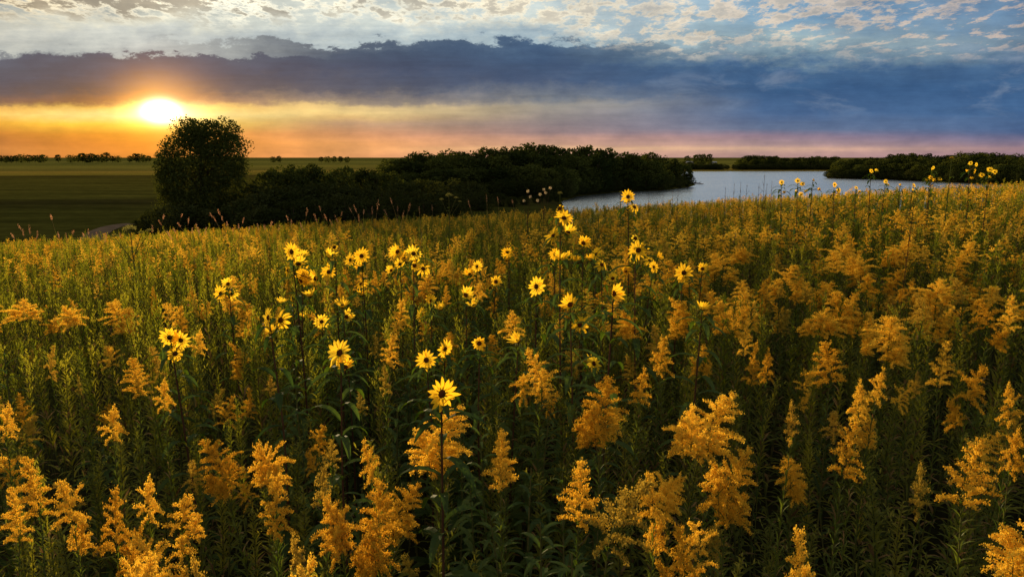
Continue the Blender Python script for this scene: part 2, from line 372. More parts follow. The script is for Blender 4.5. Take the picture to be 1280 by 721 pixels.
wm.node_tree.links.new(bn.outputs[0], b.inputs['Normal'])
gl = q.n('ShaderNodeBsdfGlossy'); gl.inputs['Roughness'].default_value = 0.22; gl.inputs[0].default_value = (0.86, 0.93, 0.98, 1); wm.node_tree.links.new(bn.outputs[0], gl.inputs['Normal'])
mg = q.n('ShaderNodeMixShader'); mg.inputs[0].default_value = 0.85; wm.node_tree.links.new(b.outputs[0], mg.inputs[1]); wm.node_tree.links.new(gl.outputs[0], mg.inputs[2])
wm.node_tree.links.new(mg.outputs[0], wm.node_tree.nodes['Material Output'].inputs[0])
me = bpy.data.meshes.new('lake_water'); me.from_pydata([(x, y, 0.0) for x, y in [((p[0]), (p[1])) for p in lake]], [], [tuple(range(len(lake)))]); me.materials.append(wm)
tag(link('lake_water', me), kind='structure')

# gravel track in the valley
mb = MB(); pts = [at_plane(a, c, PLAIN) for a, c in [(112, 303), (118, 295), (127, 288.5), (139, 284), (152, 281.3), (166, 279.8)]]
sm = []
for i in range(len(pts) - 1):
    for t in np.linspace(0, 1, 8, endpoint=False): sm.append(pts[i].lerp(pts[i+1], t))
sm.append(pts[-1]); vs = []; fs = []
for i, p in enumerate(sm):
    d = (sm[min(i+1, len(sm)-1)] - sm[max(i-1, 0)]).normalized(); n_ = Vector((-d.y, d.x, 0)) * 1.6
    for sgn in (-1, 1):
        v = p + n_ * sgn; vs.append((v.x, v.y, ground(v.x, v.y) + 0.05))
for i in range(len(sm) - 1): fs.append((2*i, 2*i+1, 2*i+3, 2*i+2))
mb.add(vs, fs); tag(link('gravel_path', mb.mesh('gravel_path', plain('gravel', (0.07, 0.055, 0.042), (0.13, 0.10, 0.075), 0.6))), kind='structure')

# ------------------------------------------------------------------ trees
def tree_meshes(name, seed, h=12.0, w=10.0, nclump=34, per=90, leaf=0.42, low=0.12, top=1.0, square=0.0, mat='crown', limbs=7, skew=0.0):
    r = np.random.default_rng(seed); rr = random.Random(seed)
    tb = MB(); lean = Vector((rr.uniform(-.04, .04), rr.uniform(-.04, .04), 0)) * h
    tp = [Vector((0, 0, -0.3)), Vector((lean.x*.2, lean.y*.2, h*.22)), Vector((lean.x*.6, lean.y*.6, h*.5)), Vector((lean.x, lean.y, h*.85))]
    tr = 0.022 * h; tb.tube(tp, [tr*1.25, tr*.85, tr*.5, tr*.12], 8)
    cl = []
    for i in range(nclump):
        u = (i + 0.5) / nclump; a = i * 2.39996 + rr.uniform(-.5, .5)
        zz = low + (top - low) * u
        prof = math.sin(math.pi * min(1, max(0, (zz - low * 0.6) / (1.06 - low * 0.6)))) ** (0.55 if not square else 0.40)
        rad = w * 0.5 * prof * rr.choice([1.0, .85, .95, .5]) * rr.uniform(.82, 1.04)
        c = Vector((rad * .82 * math.cos(a) + skew * w * max(0, zz - .45), rad * .82 * math.sin(a), zz * h * 0.95 + rr.uniform(-.03, .03) * h)); cl.append(c)
    for i in range(limbs):
        c = cl[int((i + .5) * nclump / limbs) % nclump]; s0 = tp[1].lerp(tp[2], rr.random()) if rr.random() < .6 else tp[2]
        mid = s0.lerp(c, .5) + Vector((0, 0, h * .03)); tb.tube([s0, mid, c], [tr*.42, tr*.25, tr*.06], 5)
    cb = MB(); cen = []
    for c in cl:
        cr = w * rr.uniform(.11, .19); k = int(per * rr.uniform(.7, 1.3))
        d = r.normal(size=(k, 3)); d /= np.linalg.norm(d, axis=1)[:, None]; d *= (r.uniform(0.25, 1.0, k) ** 0.5)[:, None] * cr
        d[:, 2] *= .8; cen.append(np.array(c) + d)
    # loose twigs reaching past the clumps
    k = int(nclump * per * 0.16); d = r.normal(size=(k, 3)); d /= np.linalg.norm(d, axis=1)[:, None]
    zc = h * (low + top) / 2; hh = h * (top - low) / 2
    d = d * (r.uniform(.75, 1.04, k))[:, None] * np.array([w * .48, w * .48, hh]) + np.array([0, 0, zc]); d[:, 0] += skew * w * np.maximum(0, d[:, 2] / h - .45); d[:, :2] *= (1 - .55 * np.maximum(0, d[:, 2] / h - .8) * 2)[:, None] if square else 1; cen.append(d[d[:, 2] > h*low])
    cen = np.concatenate(cen); cen[:, 2] = np.maximum(cen[:, 2], 0.15)
    cb.quads(rand_quads(cen, leaf, r))
    return tb.mesh(name + '_trunk', M['bark'], True), cb.mesh(name + '_crown', M[mat])
WOOD = [tree_meshes('wood%d' % i, 100 + i, 12, w, nc, 62, .62, low) for i, (w, nc, low) in enumerate([(10, 40, .08), (9, 38, .05), (11.5, 46, .1), (8.5, 34, .04), (10.5, 42, .08), (9.5, 36, .03)])]
SHRUB = [tree_meshes('shrub%d' % i, 200 + i, 6, w, 30, 80, .34, .02, mat='crown2') for i, w in enumerate([7, 6, 8])]
FAR = [tree_meshes('far%d' % i, 300 + i, 11, w, 22, 22, 1.2, lo, mat='crown') for i, (w, lo) in enumerate([(11, .14), (9, .2), (14, .06)])]
def tree(kind, x, y, top_z=None, h=None, w=1.0, label='', cat='tree', group=None, name='broadleaf_tree', base_h=12.0, rz=None):
    z = ground(x, y)
    hh = (top_z - z) if top_z is not None else h
    hh = max(hh, 1.0)
    root = empty(name, (x, y, z), random.uniform(0, 6.28) if rz is None else rz)
    k = hh / base_h; root.scale = (k * w, k * w, k)
    link('trunk', kind[0], root); link('crown', kind[1], root); tag(root, label, cat, group); return root

# the big tree in front of the sun
bt = at_depth(255.5, 285, 108.0)
BIG = tree_meshes('big', 5, 17.5, 14.3, 150, 330, .29, .02, .985, square=1, mat='crown', limbs=22, skew=.26)
zb = ground(bt.x, bt.y); topz = at_depth(256, 149, 108).z
t = tree(BIG, bt.x, bt.y, topz, label='tall round-topped tree standing alone in front of the low sun', cat='tree', name='cottonwood_tree', base_h=17.5, rz=0.0)
# profile of the wood: (px, top row, depth)
def prof(px, tab):
    for (a, ya), (b_, yb) in zip(tab, tab[1:]):
        if a <= px <= b_: return ya + (yb - ya) * (px - a) / (b_ - a)
    return tab[0][1] if px < tab[0][0] else tab[-1][1]
ptop = [(470, 203), (485, 198), (510, 194), (540, 191), (575, 187), (610, 184), (640, 183), (655, 179.5), (680, 184), (715, 183), (745, 186), (765, 183.5), (785, 190), (815, 193), (835, 197), (850, 201), (866, 207)]
def place_px(px, Yd): 
    p = at_depth(px, 250, Yd); return p.x, p.y
nW = 0
def wood_label(px, row):
    side = 'left end' if px < 560 else ('middle' if px < 720 else 'lake end')
    pos = {0: 'front edge', 1: 'inner row', 2: 'skyline row'}[row]
    return 'dark leafy tree in the %s of the long wood, at its %s' % (pos, side)
random.seed(21)
for row, (Yf, n, hmul, j) in enumerate([(0, 24, .60, 0), (13, 24, .86, 8), (27, 26, 1.0, 4)]):
    for i in range(n):
        px = 482 + (858 - 482) * (i + .5) / n + random.uniform(-5, 5)
        Yb = 196 + (px - 640) * 0.10 + (max(0, px - 700) ** 1.5) * 0.020 + 6
        Yd = Yb + Yf + random.uniform(-3, 3)
        tz = at_depth(px, prof(px, ptop) + random.uniform(-1.5, 2.5), Yd).z
        x, y = place_px(px, Yd)
        if float(sdist(np.array([x]), np.array([y]))[0]) < 2.0:
            x, y = place_px(px, Yd + 14); 
            if float(sdist(np.array([x]), np.array([y]))[0]) < 1.0: continue
        g0 = ground(x, y); hh = (tz - g0) * hmul * random.uniform(.93, 1.04)
        if row == 0 and px > 770: hh *= .95
        tree(random.choice(WOOD), x, y, h=hh, w=random.uniform(.95, 1.3) * (1.25 if row == 0 else 1), label=wood_label(px, row), group='trees of the dark wood beside the lake')
# low fringe at the water's edge
for i in range(26):
    px = 600 + 262 * (i + .5) / 26; 
    Yd = 190 + (px - 640) * 0.10 + (max(0, px - 700) ** 1.5) * 0.020
    x, y = place_px(px, Yd); k = 0
    while float(sdist(np.array([x]), np.array([y]))[0]) < 1.5 and k < 20: Yd += 2; k += 1; x, y = place_px(px, Yd)
    tree(random.choice(SHRUB), x, y, h=random.uniform(3.5, 6), w=1.35, base_h=6, name='shore_shrub', label='low dark shrub at the foot of the wood along the water', cat='shrub', group='shrubs along the foot of the wood')
# bushes and small trees between big tree and wood: (px, top row, depth, width factor)
mid = [(322, 228, 112, 1.1, 0), (338, 213, 126, 1.0, 1), (356, 210, 132, 1.1, 1), (374, 206, 136, 1.0, 1), (393, 207, 128, 1.0, 1), (408, 214, 138, 1.0, 1), (424, 211, 140, 1.0, 1), (438, 208, 150, .9, 1), (456, 212, 152, .9, 1),
       (472, 214, 150, 1.1, 1), (490, 216, 152, 1.1, 1), (330, 240, 104, 1.1, 0), (352, 236, 106, 1.2, 0), (378, 232, 112, 1.2, 0), (402, 230, 116, 1.2, 0), (428, 232, 118, 1.2, 0), (452, 236, 122, 1.2, 0), (478, 234, 128, 1.3, 0), (505, 228, 138, 1.3, 0), (532, 226, 146, 1.3, 0),
       (560, 226, 152, 1.3, 0), (590, 228, 160, 1.3, 0), (365, 252, 96, 1.3, 0), (395, 248, 100, 1.3, 0), (460, 250, 108, 1.3, 0), (430, 244, 104, 1.2, 0), (495, 246, 118, 1.3, 0), (530, 244, 126, 1.3, 0), (565, 242, 132, 1.4, 0), (600, 240, 148, 1.4, 0), (625, 242, 160, 1.3, 0),
       (640, 246, 158, 1.3, 0), (655, 245, 166, 1.3, 0), (672, 243.5, 172, 1.3, 0), (686, 242, 180, 1.2, 0), (697, 243, 186, 1.0, 0), (318, 262, 92, 1.3, 0), (340, 262, 90, 1.3, 0), (192, 264, 98, 0.8, 0), (169, 275, 99, .8, 0), (181, 268, 100, .8, 0), (218, 256, 96, 1.3, 0), (240, 262, 94, 1.3, 0), (266, 262, 94, 1.3, 0), (292, 258, 95, 1.3, 0), (308, 246, 100, 1.2, 0)]
for i, (px, r0, Yd, w, k) in enumerate(mid):
    x, y = place_px(px, Yd); tz = at_depth(px, r0, Yd).z
    if k: tree(WOOD[i % 6], x, y, tz, w=w, label='small dark tree between the tall lone tree and the wood, %s' % ('beside the open green field' if px > 400 else 'near the lone tree'), group='small trees between lone tree and wood')
    else: tree(SHRUB[i % 3], x, y, tz, w=w * 1.05, base_h=6, name='thicket_shrub', label='dark thicket shrub %s' % ('around the foot of the tall lone tree' if px < 325 else 'in the hollow in front of the wood' if px > 480 else 'just right of the tall lone tree'), cat='shrub', group='dark shrubs in the valley thicket')
# wood on the right shore
rtop = [(1030, 199), (1060, 197.5), (1100, 196), (1120, 192), (1150, 191), (1165, 194.5), (1185, 193), (1200, 190), (1225, 191.5), (1250, 193.5), (1300, 195)]
for row, (Yf, n, hm) in enumerate([(3, 24, .62), (20, 22, .86), (40, 22, 1.0)]):
    for i in range(n):
        px = 1040 + 262 * (i + .5) / n + random.uniform(-4, 4)
        Yd = 400 - (px - 1040) * 0.44 + Yf; x, y = place_px(px, Yd); k = 0
        while float(sdist(np.array([x]), np.array([y]))[0]) < 3 and k < 30: Yd += 4; k += 1; x, y = place_px(px, Yd)
        tz = at_depth(px, prof(px, rtop) + random.uniform(-.8, 1.2), Yd).z
        tree(random.choice(WOOD), x, y, h=(tz - ground(x, y)) * hm, w=random.uniform(1.2, 1.5), label='dark tree in the %s of the wood on the right shore' % ['waterside row', 'inner row', 'skyline row'][row], group='trees of the wood on the right shore')
# far shore woods
ftop = [(845, 202), (880, 202), (905, 205), (918, 202), (925, 195), (945, 194.5), (965, 195), (980, 198), (1000, 197), (1012, 195), (1040, 196)]
for row, (Yf, n, hm) in enumerate([(4, 26, .7), (26, 26, 1.0)]):
    for i in range(n):
        px = 850 + 195 * (i + .5) / n + random.uniform(-2, 2)
        if row and 903 < px < 920: continue
        Yd = 640 + Yf; x, y = place_px(px, Yd); k = 0
        while float(sdist(np.array([x]), np.array([y]))[0]) < 3 and k < 30: Yd += 5; k += 1; x, y = place_px(px, Yd)
        tz = at_depth(px, prof(px, ftop) + random.uniform(-.7, .7), Yd).z
        tree(random.choice(WOOD), x, y, h=max(3.0, (tz - ground(x, y)) * hm), w=random.uniform(1.1, 1.5), label='tiny dark tree on the far shore of the lake, %s' % ('by the waterline' if row == 0 else 'on the skyline'), group='trees on the far shore of the lake')
for n_, x0, x1, Y0, sl_, lab in [(34, 1030, 1300, 396, .44, 'low dark shrub at the waterline of the right shore'), (36, 846, 1044, 630, 0, 'low dark shrub at the waterline of the far shore')]:
    for i in range(n_):
        px = x0 + (x1 - x0) * (i + .5) / n_
        if Y0 > 600 and 903 < px < 918: continue
        Yd = Y0 - max(0, px - 1040) * sl_; x, y = place_px(px, Yd); k = 0
        while float(sdist(np.array([x]), np.array([y]))[0]) < .8 and k < 60: Yd += 1.5; k += 1; x, y = place_px(px, Yd)
        tree(random.choice(SHRUB), x, y, h=random.uniform(3.5, 5.5), w=1.6 if Y0 < 600 else 2.2, base_h=6, name='shore_shrub', label=lab, cat='shrub', group=lab.replace('low dark shrub', 'shrubs'))
# horizon trees
hz = [(2, 4), (8, 4), (14, 4), (20, 4), (27, 4), (34, 5), (43, 6), (50, 4), (56, 5), (61, 5.5), (79, 6), (95, 6), (103, 5), (109, 6), (115, 6.5), (121, 6.5), (127, 6), (132, 5), (138.5, 7.5), (146, 3), (152, 2.5), (168, 3), (175, 6), (180, 6), (186, 5), (191, 4),
      (345, 3), (352, 3.4), (404, 2.5), (412, 3), (420, 3.2), (428, 3), (436, 2.4), (857, 4), (867, 3.5), (872, 4.5), (877, 4.5), (884, 4.5)]
for i, (px, hp) in enumerate(hz):
    Yd = 1500 if px < 800 else 1150; hp *= .72 if px < 300 else .5 if px < 800 else .8
    x, y = place_px(px, Yd + random.uniform(-40, 40)); g0 = ground(x, y); hp *= random.uniform(.7, 1.25)
    lone = px in (43, 79, 95, 138.5, 175)
    lab = {43: 'rounded horizon tree standing tallest in the far left tree row', 79: 'round horizon tree just left of the flat copse', 95: 'horizon tree touching the left end of the flat copse',
           138.5: 'isolated lollipop tree on the horizon right of the flat copse', 175: 'tallest tree of the small clump on the horizon under the sun'}.get(px)
    if not lab: lab = 'tiny tree of the horizon line at far left' if px < 62 else 'tiny tree of the flat copse on the left horizon' if px < 135 else 'tiny tree on the horizon below the sun' if px < 195 else 'tiny horizon tree beyond the green field right of the lone tree' if px < 500 else 'tiny tree by the far farmstead beyond the lake'
    tree(FAR[i % 3], x, y, at_depth(px, 197 - hp, Yd).z, w=random.uniform(.9, 1.25), base_h=11, label=lab, group=None if lone else 'tiny trees along the horizon')
# far farm buildings
def barn(px, Yd, w, l, h, label):
    x, y = place_px(px, Yd); z = ground(x, y); root = empty('farm_building', (x, y, z), 0.2)
    mb = MB(); mb.add([(-l, -w, 0), (l, -w, 0), (l, w, 0), (-l, w, 0), (-l, -w, h), (l, -w, h), (l, w, h), (-l, w, h), (-l, 0, h*1.5), (l, 0, h*1.5)], [(0,1,5,4), (1,2,6,9,5), (2,3,7,6), (3,0,4,8,7)]); link('wall', mb.mesh('farm_wall', M_wall), root)
    mb = MB(); o = .6; mb.add([(-l-o, -w-o, h-.2), (l+o, -w-o, h-.2), (l+o, 0, h*1.5+.1), (-l-o, 0, h*1.5+.1), (-l-o, w+o, h-.2), (l+o, w+o, h-.2)], [(0,1,2,3), (3,2,5,4)]); link('roof', mb.mesh('farm_roof', M_roof), root)
    mb = MB(); mb.add([(-2, -w-.05, 0), (2, -w-.05, 0), (2, -w-.05, h*.7), (-2, -w-.05, h*.7)], [(0,1,2,3)]); link('door', mb.mesh('farm_door', M['bark']), root)
    tag(root, label, 'building')
M_wall = plain('pale_wall', (0.25, 0.24, 0.23), (0.3, 0.28, 0.27), 2); M_roof = plain('pale_roof', (0.3, 0.3, 0.32), (0.36, 0.36, 0.38), 2)
barn(861, 1150, 4, 9, 3.2, 'long pale farm building far beyond the lake, nearest the wood'); barn(889, 1180, 3, 5, 3, 'small pale farm building far beyond the lake, right of the tiny trees')
# fallen log off the point of the wood
p = at_plane(870, 230.5, 0.0); mb = MB(); mb.tube([(-3.5, 0, .1), (-1, .3, .5), (1.5, 0, .4), (3.4, -.2, .1)], [.35, .32, .25, .1], 7); mb.tube([(-.5, .2, .5), (.4, .5, 1.5)], [.14, .05], 5); mb.tube([(1, 0, .4), (2.1, -.3, 1.2)], [.12, .04], 5)
tag(link('fallen_log', mb.mesh('log', M['bark'], True), loc=(p.x, p.y, 0)), 'dark fallen log lying in the water off the tip of the wood', 'log')

# ------------------------------------------------------------------ field plants
def gen_plume(r, rr, H=0.17, wid=0.085, nb=26, fl=0.0052, step=0.0030, arch=1.0, lean=0.0, per=8):
    """pyramidal goldenrod panicle: arching side branches crowded with florets; base at z=0. Returns twig MB, floret centres."""
    tw = MB(); cen = []
    ax = [Vector((lean * t * t * H, 0, t * H)) for t in np.linspace(0, 1, 6)]
    tw.tube(ax, [.0016, .0014, .0012, .0010, .0008, .0005], 3)
    def axis(t): i = min(4, int(t * 5)); return ax[i].lerp(ax[i+1], t * 5 - i)
    for i in range(nb):
        t = (i + rr.random()) / nb; a = i * 2.39996 + rr.uniform(-.4, .4)
        L = wid * (1.0 - 0.86 * t ** 0.9) * rr.uniform(.7, 1.15) * (0.75 if t < .08 else 1)
        L *= 1.25; el = R(rr.uniform(8, 40) + 30 * t); p = axis(t * .97); d = Vector((math.cos(a) * math.cos(el) + lean * .5, math.sin(a) * math.cos(el), math.sin(el))).normalized()
        n = max(3, int(L / step)); pts = [p.copy()]
        for k in range(n):
            p = p + d * (L / n); d = (d + Vector((0, 0, -1)) * (1.0 * arch / n)).normalized(); pts.append(p.copy())
            if k / n > .12:
                for _ in range(per):
                    cen.append((p.x + rr.gauss(0, .0042), p.y + rr.gauss(0, .0042), p.z + abs(rr.gauss(0, .0048))))
        if i % 2 == 0: tw.tube([pts[0], pts[len(pts)//2], pts[-1]], [.0008, .0007, .0004], 3)
    for k in range(int(.35 * H / step * per)):
        t = .55 + .45 * rr.random(); p = axis(min(t, .999)); cen.append((p.x + rr.gauss(0, .003), p.y + rr.gauss(0, .003), p.z))
    return tw, np.array(cen)
def gen_leaves(mb, rr, z0, z1, n, L0, L1, w, up0=.9, droop=.8, seg=3, stem=lambda z: Vector((0, 0, z))):
    for i in range(n):
        t = (i + rr.random() * .8) / n; z = z0 + (z1 - z0) * t; a = i * 2.39996 + rr.uniform(-.3, .3)
        L = (L0 + (L1 - L0) * t) * rr.uniform(.75, 1.2); u = up0 * rr.uniform(.6, 1.3)
        mb.leaf(stem(z), Vector((math.cos(a), math.sin(a), u)), L, w * (.55 + .45 * L / L0) * rr.uniform(.8, 1.15), droop * rr.uniform(.5, 1.4), .3, seg, mi=1 if rr.random() < (.16 if t < .5 else .03) else 0)
def gold_variant(seed, H, wid, nb, arch, lean, hi=True, dull=False, multi=0):
    rr = random.Random(seed); r = np.random.default_rng(seed)
    Hs = PLH - H; bx, by = rr.uniform(-.11, .11), rr.uniform(-.11, .11)
    def stem(z): t = z / Hs; return Vector((bx * math.sin(t * 2.5) * .6, by * math.sin(t * 2.2) * .6, z))
    sb = MB(); sb.tube([stem(z) for z in np.linspace(-.03, Hs, 7)], [.0042, .004, .0037, .0033, .003, .0026, .002], 5)
    fb = MB()
    if hi: gen_leaves(fb, rr, .12, Hs * .62, 26, .10, .085, .013, .7, 1.2, 3, stem); gen_leaves(fb, rr, Hs * .6, Hs + H * .12, 62, .078, .030, .011, 1.1, .9, 3, stem)
    else: gen_leaves(fb, rr, .45, Hs + .02, 38, .085, .035, .015, 1.0, .9, 2, stem)
    top = stem(Hs); pb = MB()
    specs = [(Vector((0, 0, 0)), 1.0, lean, 0)]
    for k in range(multi):
        a = rr.uniform(0, 6.28); specs.append((Vector((math.cos(a) * .035, math.sin(a) * .035, -H * rr.uniform(.3, .7))), rr.uniform(.55, .8), rr.uniform(.3, .8), a))
    for off, k, ln, az in specs:
        if hi: tw, c = gen_plume(r, rr, H * k, wid * k, nb, arch=arch, lean=ln)
        else: tw, c = gen_plume(r, rr, H * k, wid * k, max(10, nb // 2), step=.0075, arch=arch, lean=ln, per=3)
        q_ = rand_quads(c, .0050 if hi else .0115, r)
        ca, sa = math.cos(az), math.sin(az)
        def mv(v): o = v.copy(); o[..., 0] = v[..., 0] * ca - v[..., 1] * sa + top.x + off.x; o[..., 1] = v[..., 0] * sa + v[..., 1] * ca + top.y + off.y; o[..., 2] = v[..., 2] + top.z + off.z; return o
        pb.quads(mv(q_), 0); tw.v = [mv(v) for v in tw.v]; pb.extend(tw, 1)
        if az: sb.tube([stem(Hs * .86), top + off], [.0018, .0013], 4)
    return sb, fb, pb
def pack(name, parts, mats):
    """one plant kind: list of (part name, mesh)"""
    return [(pn, b.mesh(name + '_' + pn, m)) for (pn, b), m in zip(parts, mats)]
def joined(name, parts, mats):    # the same plant as one mesh, for the far stuff
    allm = []; out = MB()
    for (pn, b), m in zip(parts, mats):
        ml = list(m) if isinstance(m, (list, tuple)) else [m]; o0 = len(allm); allm += ml
        out.f.extend([tuple(i + out.n for i in f) for f in b.f]); out.mi.extend([o0 + x for x in b.mi]); out.v += b.v; out.n += b.n
    return out.mesh(name, allm)
PN = ('stem', 'foliage', 'flower_plume')
GV = [(.155, .085, 30, 1.0, .25, 0), (.12, .10, 26, 1.15, .5, 1), (.17, .08, 30, .95, .15, 0), (.085, .12, 24, .9, .9, 2), (.135, .09, 28, 1.1, -.6, 1), (.11, .07, 24, 1.2, .4, 0), (.12, .11, 28, .8, .6, 3)]
_vr = random.Random(77)
GV += [(_vr.uniform(.08, .16), _vr.uniform(.06, .12), _vr.choice([20, 24, 28, 32]), _vr.uniform(.6, 1.4), _vr.uniform(-.9, .9), _vr.choice([0, 0, 1, 2])) for _ in range(7)]
GOLD = []; GOLDL = []; 
for i, (H, wd, nb, ar, ln, mu) in enumerate(GV):
    s_, f_, p_ = gold_variant(400 + i, H, wd, nb, ar, ln, True, multi=mu)
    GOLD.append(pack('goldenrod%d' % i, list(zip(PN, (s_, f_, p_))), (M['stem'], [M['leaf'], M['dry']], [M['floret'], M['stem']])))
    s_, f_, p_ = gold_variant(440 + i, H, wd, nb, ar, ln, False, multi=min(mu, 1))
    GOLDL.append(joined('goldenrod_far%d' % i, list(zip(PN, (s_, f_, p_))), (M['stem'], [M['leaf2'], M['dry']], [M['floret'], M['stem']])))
DULL = []
for i in range(4):
    s_, f_, p_ = gold_variant(470 + i, .09 + .02 * i, .045 + .01 * i, 18 + 3 * i, 1.0, .2 * i, True)
    DULL.append(pack('budding%d' % i, list(zip(PN, (s_, f_, p_))), (M['stem'], [M['leaf'], M['dry']], [M['floret_dull'], M['stem']])))
    s_, f_, p_ = gold_variant(480 + i, .13, .06, 22, 1.0, .2, False)
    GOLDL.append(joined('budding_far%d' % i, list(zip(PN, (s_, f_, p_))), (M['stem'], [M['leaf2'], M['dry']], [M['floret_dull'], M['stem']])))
def stalk_variant(seed, hi=True):
    rr = random.Random(seed); r = np.random.default_rng(seed); H = PLH
    bx, by = rr.uniform(-.11, .11), rr.uniform(-.11, .11)
    def stem(z): t = z / H; return Vector((bx * math.sin(t * 2.5) * .7, by * math.sin(t * 2.2) * .7, z))
    sb = MB(); sb.tube([stem(z) for z in np.linspace(-.03, H, 7)], [.004, .0038, .0035, .0032, .0028, .002, .0008], 5)
    fb = MB()
    if hi: gen_leaves(fb, rr, .12, H * .55, 24, .10, .09, .013, .7, 1.2, 3, stem); gen_leaves(fb, rr, H * .52, H * .985, 96, .075, .020, .010, 1.5, .7, 3, stem)
    else: gen_leaves(fb, rr, .5, H * .985, 60, .08, .022, .014, 1.5, .7, 2, stem)
    # short leafy side shoots near the tip
    for k in range(7):
        z = H * rr.uniform(.80, .94); a = rr.uniform(0, 6.28); p0 = stem(z)
        for j in range(7 if hi else 4):
            q0 = p0 + Vector((math.cos(a), math.sin(a), 1.6)) * (.006 * (j + 1)); b2 = rr.uniform(0, 6.28)
            fb.leaf(q0, Vector((math.cos(b2), math.sin(b2), 1.2)), .022, .005 if hi else .009, .3, .2, 2)
    return sb, fb
STALK = []; STALKL = []
for i in range(4):
    s_, f_ = stalk_variant(500 + i); STALK.append(pack('stalk%d' % i, [('stem', s_), ('foliage', f_)], (M['stem'], [M['leaf2'], M['dry']])))
    s_, f_ = stalk_variant(520 + i, False); STALKL.append(joined('stalk_far%d' % i, [('stem', s_), ('foliage', f_)], (M['stem'], [M['leaf2'], M['dry']])))
def sleaf_plant(seed, H=PLH, n=34):
    rr = random.Random(seed); bx, by = rr.uniform(-.06, .06), rr.uniform(-.06, .06)
    def stem(z): t = z / H; return Vector((bx * math.sin(t * 2.4), by * math.sin(t * 2.1), z))
    sb = MB(); sb.tube([stem(z) for z in np.linspace(-.03, H, 7)], [.005, .0048, .0044, .004, .0035, .0028, .0015], 5)
    fb = MB()
    for i in range(n):
        t = (i + rr.random()) / n; z = .25 + (H - .27) * t ** .8; a = i * 2.2 + rr.uniform(-.5, .5); L = (.17 - .11 * t ** 2) * rr.uniform(.75, 1.15)
        fb.leaf(stem(z), Vector((math.cos(a), math.sin(a), rr.uniform(.5, 1.1) + t * .6)), L, L * .16, rr.uniform(1.6, 2.8), .35, 6)
    return sb, fb
SLF = [pack('sunleaf%d' % i, list(zip(('stem', 'foliage'), sleaf_plant(540 + i))), (M['stem'], M['sleaf'])) for i in range(4)]

# ---- sunflower heads, radius 1
def head_meshes(kind, seed):
    rr = random.Random(seed); pb = MB(); n = {'open': 15, 'cup': 13, 'droop': 11, 'spent': 6}[kind]
    for i in range(n):
        a = 2 * math.pi * i / n + rr.uniform(-.12, .12); L = rr.uniform(.56, .82)
        if kind == 'spent': L *= .35
        u = {'open': rr.uniform(.05, .35), 'cup': rr.uniform(.9, 1.5), 'droop': rr.uniform(-.6, .1), 'spent': rr.uniform(-.8, .3)}[kind]
        dr = {'open': .25, 'cup': .1, 'droop': 1.2, 'spent': 1.0}[kind]
        o = Vector((math.cos(a) * .22, math.sin(a) * .22, .02 + .03 * (i % 2)))
        pb.leaf(o, Vector((math.cos(a), math.sin(a), u)), L, rr.uniform(.20, .28), dr * rr.uniform(.2, 2.0), .3, 4)
    sb = MB()
    for i in range(11):
        a = 2 * math.pi * i / 11; sb.leaf(Vector((math.cos(a)*.16, math.sin(a)*.16, -.07)), Vector((math.cos(a), math.sin(a), .1)), .28, .09, .6, .1, 2)
    pb.extend(sb, 1)
    db = MB(); rings = [(.0, .17), (.09, .16), (.16, .11), (.21, .03), (.20, -.05), (.09, -.13)]; vs = []; fs = []
    for rad, z in rings:
        for k in range(14): t = 2 * math.pi * k / 14; j = 1 + rr.uniform(-.06, .06); vs.append((rad * j * math.cos(t) + 1e-4 * k, rad * j * math.sin(t), z * j))
    for i in range(len(rings) - 1):
        for k in range(14): k2 = (k + 1) % 14; fs.append((i*14+k, i*14+k2, (i+1)*14+k2, (i+1)*14+k))
    db.add(vs, fs)
    return pb.mesh('head_' + kind, [M['petal'], M['sleaf']]), db.mesh('disc_' + kind, M['disc'])
HEADS = {k: [head_meshes(k, 600 + 7 * i + j * 31) for i in range(3)] for j, k in enumerate(['open', 'cup', 'droop', 'spent'])}
FACE = {'f': ('open', (0, -1, .25)), 'l': ('open', (-.8, -.7, .3)), 'r': ('open', (.8, -.7, .3)), 'u': ('cup', (0, -.25, 1)), 'c': ('cup', (.1, -.75, .7)), 'd': ('droop', (.2, -.8, .5)), 'x': ('spent', (0, -.7, .7)), 'b': ('open', (-.3, .9, .4))}
HEADPX = []                       # (px, py, depth) of every head, kept clear of nearer plants
